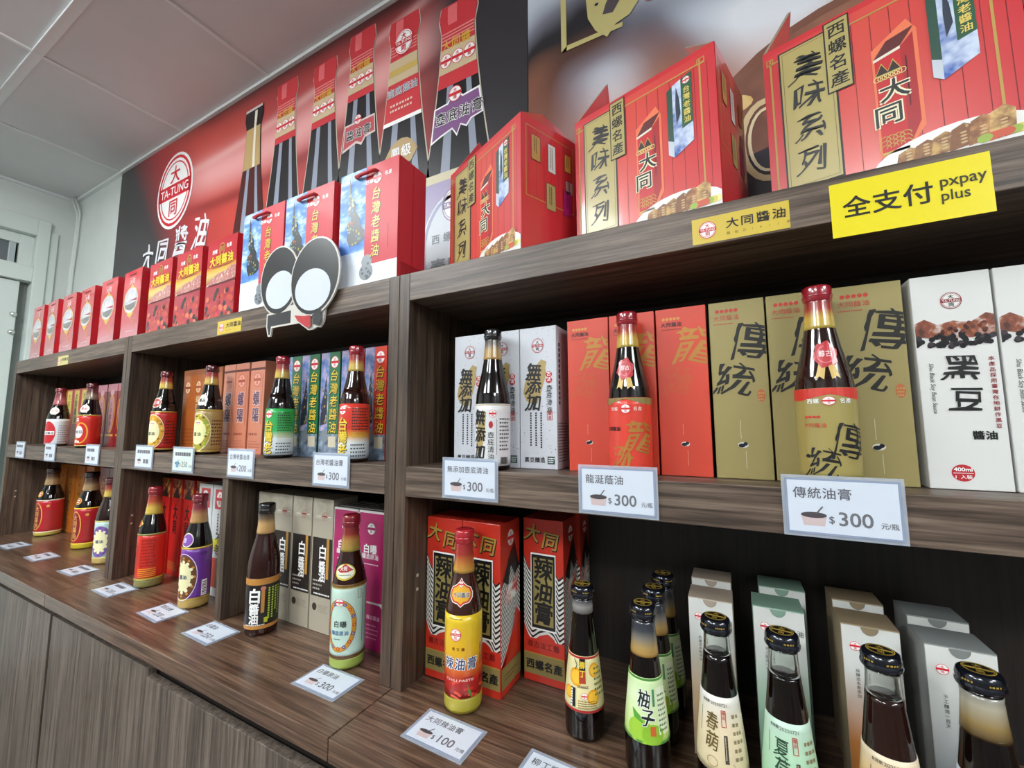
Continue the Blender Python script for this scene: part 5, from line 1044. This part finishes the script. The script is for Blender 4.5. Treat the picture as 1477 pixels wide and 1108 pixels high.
def orange_art(p, R, z0, z1):
    L_ = z1 - z0; p.rect(-R * 2.8, z1 - L_ * .045, R * 2.8, z1, M('#a8282a', .4), 1); p.rect(-R * 2.8, z0, R * 2.8, z0 + L_ * .045, M('#a8282a', .4), 1)
    for a, b_, q in ((-.35, .62, .42), (.75, .75, .34), (.6, .28, .34), (-.8, .3, .3)): p.ell(R * a, z0 + L_ * b_, R * q, R * q, M('#e09a1e', .35), 1, 16); p.ell(R * a, z0 + L_ * b_, R * q * .75, R * q * .75, M('#ecb83a', .35), 2, 16)
    p.rect(-R * .16, z0 + L_ * .52, R * .20, z0 + L_ * .96, BLACK, 3); p.rect(-R * .16, z0 + L_ * .52, R * .20, z0 + L_ * .73, M('#a8402a', .4), 4); p.col('柳丁', R * .02, z0 + L_ * .92, R * .34, M('#e6c43c', .4), 1.15, l=5, bold=.03); p.lat('ORANGE', -R * .28, z0 + L_ * .44, R * .16, M('#4a1a10', .4), 3, .01, R * .62)
    p.emblem(R * .12, z0 + L_ * .30, R * .15, R * .15, 3, False); p.rect(-R * .62, z0 + L_ * .08, -R * .36, z0 + L_ * .42, BLACK, 3); p.ticks(-R * .6, z0 + L_ * .1, -R * .4, z0 + L_ * .4, WHITE, 1, 4, True); p.ticks(-R * .2, z0 + L_ * .08, R * .8, z0 + L_ * .24, M('#6a4a1a', .4), 4, 3); p.ticks(R * .7, z0 + L_ * .3, R * 1.3, z0 + L_ * .85, M('#6a6a4a', .4), 6, 3)
    p.line([(-R * .5, z1 - L_ * .06), (-R * .3, z1 - L_ * .16), (-R * .4, z1 - L_ * .25)], R * .05, M('#3a5a2a', .4), 3); return p
bottle('small dark bottle with orange printed yellow label, beside the chilli cartons', -.2235, .6625, CT, SH, SR, 'cone', '#12151f', 'twist', [(.815, '#4a4444'), (.86, '#8a8684'), (.905, '#3a3c44')], SOY, (.195, .545, M('#e0d4a0', .35, .1)), orange_art, face=12)
def pomelo_art(p, R, z0, z1):
    L_ = z1 - z0; GN_ = M('#4f8a3c', .35); p.rect(-R * 2.8, z1 - L_ * .04, R * 2.8, z1, GN_, 1); p.rect(-R * 2.8, z0, R * 2.8, z0 + L_ * .04, GN_, 1)
    p.ell(-R * .3, z0 + L_ * .18, R * .6, L_ * .2, M('#9ac43c', .35), 1, 20); p.ell(R * .3, z0 + L_ * .15, R * .5, L_ * .16, M('#8ab834', .35), 2, 20); p.poly([(-R * .7, z0 + L_ * .5), (-R * .3, z0 + L_ * .42), (-R * .1, z0 + L_ * .3), (-R * .6, z0 + L_ * .36)], M('#5aa038', .35), 2)
    for c_, xx, yy in (('柚', -.10, .68), ('子', .06, .40)): p.ch(c_, R * xx, z0 + L_ * yy, R * .78, WHITE, 3, .045, .9, .1, .6); p.ch(c_, R * xx, z0 + L_ * yy, R * .78, M('#1a2a1e', .4), 4, .012, .9, .1, .6)
    p.rect(R * .34, z0 + L_ * .58, R * .46, z0 + L_ * .84, M('#4a8a5a', .4), 3); p.rect(R * .18, z0 + L_ * .14, R * .42, z0 + L_ * .28, M('#c4602c', .4), 4); p.rect(R * .58, z0 + L_ * .15, R * 1.2, z0 + L_ * .86, M('#dfe8cc', .35), 2); p.ticks(R * .62, z0 + L_ * .2, R * 1.15, z0 + L_ * .8, M('#5a7a4a', .4), 8, 3); return p
PO = [('small pomelo bottle with green label, nearest of its row', -.1245, .634), ('small pomelo bottle with green label, middle of its row', -.1205, .703), ('small pomelo bottle with green label, last in its row by the back panel', -.1165, .772)]
for lab, x, y in PO:
    bottle(lab, x, y, CT, SH, SR, 'cone', '#12151f', 'twist', [(.70, '#a8803c'), (.75, '#a88a52'), (.80, '#7c746a'), (.85, '#3c4048'), (.905, '#2a2c34')], SOY, (.225, .585, GR([(0, '#b5d46a'), (.35, '#cfe4a0'), (.7, '#dcebc0'), (1, '#c3dca0')], .048, .126, 2, .35, .1)), pomelo_art, group='pomelo bottles in a row on the counter', face=10)
def season_art(word, ink, bg):
    def f(p, R, z0, z1):
        L_ = z1 - z0; p.lat('20250721', -R * .28, z1 - L_ * .115, R * .17, M('#5a5650', .4), 2, 0, R * .8); p.row('有效期', -R * .72, z1 - L_ * .09, R * .13, M('#3a3632', .4), l=2)
        for c_, yy in zip(word, (.66, .40)): p.ch(c_, -R * .22, z0 + L_ * yy, R * .72, M(ink, .4), 3, .008, .85, .1, .6)
        p.frame(R * .22, z0 + L_ * .62, R * .44, z0 + L_ * .84, R * .03, M('#b5584a', .4), 2); p.col('釀造', R * .33, z0 + L_ * .83, R * .15, M('#b5584a', .4), 1.1, l=3); p.rect(R * .30, z0 + L_ * .16, R * .45, z0 + L_ * .52, M('#4a4438', .4), 2); p.ticks(R * .34, z0 + L_ * .18, R * .42, z0 + L_ * .5, M('#d8ccb0', .4), 1, 3, True)
        p.ticks(-R * .78, z0 + L_ * .45, -R * .70, z0 + L_ * .8, M('#3a3632', .4), 1, 2, True); p.ticks(R * .72, z0 + L_ * .2, R * 1.2, z0 + L_ * .85, M('#8a7a5a', .4), 6, 2); p.ring(-R * .2, z0 + L_ * .14, R * .22, R * .2, R * .03, M('#a8946a', .4), 2, 18); p.ring(R * .2, z0 + L_ * .10, R * .5, R * .34, R * .025, M('#b8a47a', .4), 2, 18, PI, 2.2 * PI); return p
    return f
for lab, x, y, word, ink, st, lv, bd in (
    ('small clear necked bottle with cream label, before the cream slim cartons', -.0315, .634, '春萌', '#6a5a2e', [(0, '#d8c8a0'), (.6, '#e2cfae'), (1, '#dcd8d0')], .80, SOY),
    ('small clear necked bottle with mint label, before the mint slim cartons', .0415, .627, '夏荷', '#2a4a34', [(0, '#9ccaa4'), (.6, '#b4d8b8'), (1, '#bcd4c4')], .78, SOY),
    ('small clear necked bottle with amber liquid and orange label', .1345, .626, '秋穫', '#5a3a1e', [(0, '#c9863c'), (.5, '#dcae6a'), (1, '#dcd2bc')], .79, SOYBROWN),
    ('small bottle with foamy neck at the corner of the photo', .2125, .625, '冬釀', '#2a3038', [(0, '#b5bcc2'), (1, '#c9ced2')], None, SOY)):
    bottle(lab, x, y, CT, SH, SR, 'cone', '#12151f', 'twist', None if lv else [(.72, '#3a2a18'), (.78, '#8a7244'), (.86, '#a8a08c'), (.905, '#8c8a80')], bd, (.20, {'春': .59, '夏': .57, '秋': .54, '冬': .54}[word[0]], GR(st, .043, .125, 2, .35, .1)), season_art(word, ink, st), group='small season bottles on the counter', face=-8, clear=lv)
def slim(colr, topc, art_ink, side_word):
    def front(p, w_, h_):
        p.rect(-w_ / 2, 0, w_ / 2, h_, GR([(0, colr), (.35, colr), (.75, '#cfd0cc'), (1, '#d4d4d0')], 0, h_, 2, .4, .05), 0)
        p.poly([(w_ * .15 * math.cos(PI + PI * k / 12), h_ - .0006 + w_ * .16 * math.sin(PI + PI * k / 12)) for k in range(13)], M(topc, .5), 1); p.ring(0, h_, w_ * .155, w_ * .165, .0005, M('#7c7a74', .5), 2, 16, PI, 2 * PI)
        p.emblem(-w_ * .27, h_ * .885, w_ * .095, w_ * .095, 2, False); p.row('大同醬油', -w_ * .12, h_ * .875, w_ * .145, M('#2a2622', .4), l=2, bold=0, brush=.4); p.col('手工釀造一百天' if art_ink else '純釀造本無添加', -w_ * .26, h_ * .76, w_ * .075, M('#2a2622', .4), 1.15, l=2, bold=0); return p
    def side(p, d_, h_): return p.ticks(d_ * .3, h_ * .1, d_ * .6, h_ * .7, M('#5a5650', .4), 1, 1, True)
    return front, side
for i, (nm, xf, yf, wd, colr, topc) in enumerate((('cream', -.0405, .690, .058, '#d8b894', '#a49484'), ('mint', .0435, .698, .060, '#9cc2a8', '#7c9a88'), ('tan', .1395, .690, .058, '#b8763c', '#8c7a60'), ('grey', .2145, .672, .060, '#8c9094', '#7c807e'))):
    fr, sd = slim(colr, topc, i % 2, '')
    for j, (lab, dy) in enumerate((('front', 0), ('rear', .086))):
        bm_ = M(['#c4b8a8', '#a8bcae', '#9c8a70', '#8c8e8c'][i], .5); cc = {}
        def lid(r, topc=topc, wd=wd):
            MB().box(-wd / 2, wd / 2, .0003, .0515, .2145, .2156, M(topc, .5)).build('tuck_lid', r)
        carton('slim_carton', 'slim %s carton with a tuck lid, the %s' % (nm, 'one right behind its bottle' if j == 0 else 'one at the rear against the back panel'), 'carton', xf + (-.002, .012, .006, .009)[i] * j, yf + dy, CT, wd, .052, .2145, bm_, fr, sd, None, 0, 'slim season cartons on the counter', .0006, None, lid)

# ------------------------------------------------------------------ price cards, stickers, cut-out
def price_card(label, loc, rx, rz, title, price, unit=True, tint=None, blank=False, w_=.105, h_=.063, group='price cards'):
    r = thing('price_card', label, 'price card', loc, 0, group); r.rotation_euler = (rx, 0, rz)
    MB().box(-w_ / 2 - .0035, w_ / 2 + .0035, -.0006, .0006, -h_ / 2 - .0035, h_ / 2 + .0035, FILM).build('plastic_sleeve', r)
    MB().box(-w_ / 2, w_ / 2, -.0010, -.0007, -h_ / 2, h_ / 2, M('#8b97b0', .3, .3)).build('paper_border', r)
    p = Pr(); b = .0022; INK = M('#5a5a62', .4); p.rect(-w_ / 2 + b, -h_ / 2 + b, w_ / 2 - b, h_ / 2 - b, M(tint or '#cfd6e2', .3, .35), 0)
    if blank: p.ticks(-w_ * .38, h_ * .16, w_ * .30, h_ * .34, INK, 1, 1, False, .9, .85)
    else: p.row(title, -w_ * .43, h_ * .24, min(.0135, w_ * .80 / len(title) / 1.04), INK, l=1, bold=.008)
    # soup pot
    cx, cz = -w_ * .25, -h_ * .22
    p.poly([(cx - .012, cz + .004), (cx + .012, cz + .004), (cx + .010, cz - .008), (cx - .010, cz - .008)], M('#c9b4b4', .4), 1); p.ell(cx, cz + .004, .0125, .0034, M('#4a4448', .4), 2, 14); p.line([(cx + .002, cz + .005), (cx + .009, cz + .014)], .0014, M('#5a5458', .4), 3)
    if tint: p.ell(cx + .001, cz + .001, .006, .010, M('#4a94b8', .4), 3, 12)
    if price:
        p.lat('$', -w_ * .12, -h_ * .28, .011, INK, 1, .004); p.lat(price, -w_ * .04, -h_ * .31, .0212, M('#6a6a70', .4), 1, .012)
        if unit: p.lat('元/瓶', w_ * .315, -h_ * .30, .0072, INK, 1, .006, w_ * .145)
    else: p.ticks(w_ * .0, -h_ * .30, w_ * .26, -h_ * .05, INK, 1, 1, False, .8, .8)
    def m(u, v, l): return (u, -.00125 - l * .00015, v)
    link('card_print', p.mesh('card_print', m), r); return r
TI = math.radians(0)
for lab, x0, z0, title, price, tint, blank in (
    ('price card for 300 on the shelf edge below the white speckled cartons', -.3965, 1.1785, '無添加壺底清油', '300', None, False), ('price card for 300 on the shelf edge below the orange red cartons', -.148, 1.1755, '龍涎蔭油', '300', None, False), ('largest looking price card for 300, below the olive gold cartons', .105, 1.1740, '傳統油膏', '300', None, False),
    ('price card on the shelf edge below the gold medallion bottle', -1.557, 1.1795, '古味醬油', '', None, True), ('greenish price card with a blue drop on the middle unit edge', -1.332, 1.1785, '無添加醬油', '250', '#cbdcd2', True), ('price card for 200 on the shelf edge below the copper pink cartons', -1.0615, 1.1795, '台灣老醬油清', '200', None, False), ('price card for 300 on the shelf edge below the green cartons', -.740, 1.178, '台灣老醬油膏', '300', None, False),
    ('faded price card on the far unit edge, nearest the white door', -2.655, 1.175, '', '', None, True), ('faded price card on the far unit edge, below the red disc bottle', -2.317, 1.1735, '', '', None, True), ('faded price card on the far unit edge, nearest the divider', -1.928, 1.175, '', '', None, True)):
    price_card(lab, (x0, .5975, z0), 0, 0, title, price, True, tint, blank, group='price cards on the shelf edges')
for lab, x0, y0, rz, title, price, blank in (
    ('price card for 300 lying flat before the pale mint label bottle', -.680, .5605, .0, '白曝原油', '300', False), ('price card for 100 lying flat before the yellow chilli bottle', -.4105, .5535, -.02, '大同辣油膏', '100', False), ('price card for 250 lying flat before the dark bottle', -1.0735, .5615, -.03, '白醬油', '250', False),
    ('price card lying flat, its corner under the purple label bottle', -1.297, .5625, -.05, '壺底油膏', '200', False), ('price card lying flat before the scarlet label bottle', -1.599, .5715, -.02, '', '200', True), ('price card lying flat before the half hidden pale green bottle', -1.918, .588, .02, '', '', True),
    ('price card lying flat before the yellow footed crimson bottle', -2.237, .585, -.03, '', '', True), ('price card lying flat furthest off on the far counter', -2.545, .586, .02, '', '', True), ('price card cut by the bottom of the photo, before the orange label bottle', -.2255, .552, -.05, '柳丁醬油', '', False)):
    price_card(lab, (x0, y0, CT + .0011), -PI / 2, rz, title, price, True, None, blank, group='price cards lying on the counter')

def sticker(label, x, z, w_, h_, mat, art, name='shelf_sticker'):
    o = tag(MB().box(-w_ / 2, w_ / 2, -.0006, 0, -h_ / 2, h_ / 2, mat).build(name, None, 0, (x, YF - .0003, z)), label, 'sticker')
    def m(u, v, l): return (u, -.0008 - l * .00018, v)
    link('sticker_print', art(Pr(), w_, h_).mesh('sticker_print', m), o); return o
def st_art(p, w_, h_):
    p.emblem(-w_ * .33, 0, h_ * .30, h_ * .33, 1, w_ > .1); p.row('大同醬油', -w_ * .13, h_ * .10, h_ * .40, BLACK, l=1, bold=.012, brush=.3, pitch=1.1, sx=1.1); p.row('釀始於1911年', -w_ * .13, -h_ * .27, h_ * .12, M('#6a5a1a', .4), l=1, bold=0, pitch=2.2); return p
STY = M('#cdb13c', .4, .1)
sticker('yellow brand sticker on the top board edge, under the middle gift carton', .0215, 1.5300, .112, .036, STY, st_art)
sticker('yellow brand sticker on the top board edge, under the soybean carry boxes', -1.1525, 1.5300, .110, .036, STY, st_art)
sticker('faded yellow brand sticker on the top board edge, under the oval picture boxes', -2.290, 1.527, .105, .036, M('#c9bd7a', .4, .1), st_art)
def px_art(p, w_, h_):
    p.row('全支付', -w_ * .42, h_ * .02, .0265, M('#15140e', .4), l=1, bold=.012, pitch=1.02); p.lat('pxpay', w_ * .20, h_ * .06, .0175, M('#2a2712', .4), 1, .008, w_ * .27); p.lat('plus', w_ * .20, -h_ * .18, .0165, M('#2a2712', .4), 1, .008, w_ * .17); return p
sticker('bright yellow mobile payment sign on the top board edge', .187, 1.5215, .137, .0665, M('#e6d414', .35, .2), px_art, 'payment_sign')

# die-cut board on the top board edge, plain areas in its colours
r = thing('cut_out_sign', 'black and white die-cut board of two joined ovals on the top board edge', 'sign', (-.870, .5935, 1.58))
def oval(cx, cz, rx, rz, t, n=30): return [(cx + rx * math.cos(2 * PI * k / n) * math.cos(t) - rz * math.sin(2 * PI * k / n) * math.sin(t), cz + rx * math.cos(2 * PI * k / n) * math.sin(t) + rz * math.sin(2 * PI * k / n) * math.cos(t)) for k in range(n)]
CW_ = M('#c9c5bd', .4); FOAM = M('#8c867c', .6)
A_ = (-.071, .036, .070, .082, .12); B_ = (.062, .022, .079, .087, -.15)
q = MB(); q.prism(oval(A_[0], A_[1], A_[2] + .004, A_[3] + .004, A_[4]), .004, CW_); q.build('rim_board', r)
q = MB(); q.prism(oval(B_[0], B_[1], B_[2] + .004, B_[3] + .004, B_[4]), .004, CW_, -.0042); q.build('rim_board', r)
FT = [(-.112, -.042), (-.112, -.075), (-.104, -.098), (-.094, -.098), (-.090, -.078), (-.030, -.078), (.010, -.078), (.044, -.098), (.060, -.098), (.072, -.094), (.084, -.096), (.094, -.085), (.100, -.045), (0, -.03)]
q = MB(); q.prism(FT, .004, CW_, -.0002); q.build('foot_board', r)
p = Pr(); p.poly(oval(*A_), M('#1c1b1d', .35, .2), 0); p.poly(oval(A_[0] + .004, A_[1] - .024, .053, .046, .12), M('#c8ced8', .35, .2), 1)
p.poly([(-.108, -.046), (-.108, -.075), (-.101, -.094), (-.096, -.094), (-.093, -.074), (-.02, -.074), (-.02, -.044)], M('#2a292c', .4), -1)
link('printed_face', p.mesh('printed_face', lambda u, v, l: (u, -.0005 - l * .0002, v)), r)
p = Pr(); p.poly(oval(*B_), M('#1c1b1d', .35, .2), 0); p.poly(oval(B_[0] - .004, B_[1] - .030, .060, .048, -.15), M('#c8ced8', .35, .2), 1)
p.poly([(.0, -.060), (.035, -.066), (.055, -.066), (.058, -.093), (.044, -.093), (.012, -.074)], M('#b02a30', .4), 1.5); p.poly([(.062, -.066), (.090, -.058), (.092, -.085), (.084, -.092), (.066, -.088)], M('#2a292c', .4), 1.5)
link('printed_face', p.mesh('printed_face', lambda u, v, l: (u, -.0047 - l * .0002, v)), r)
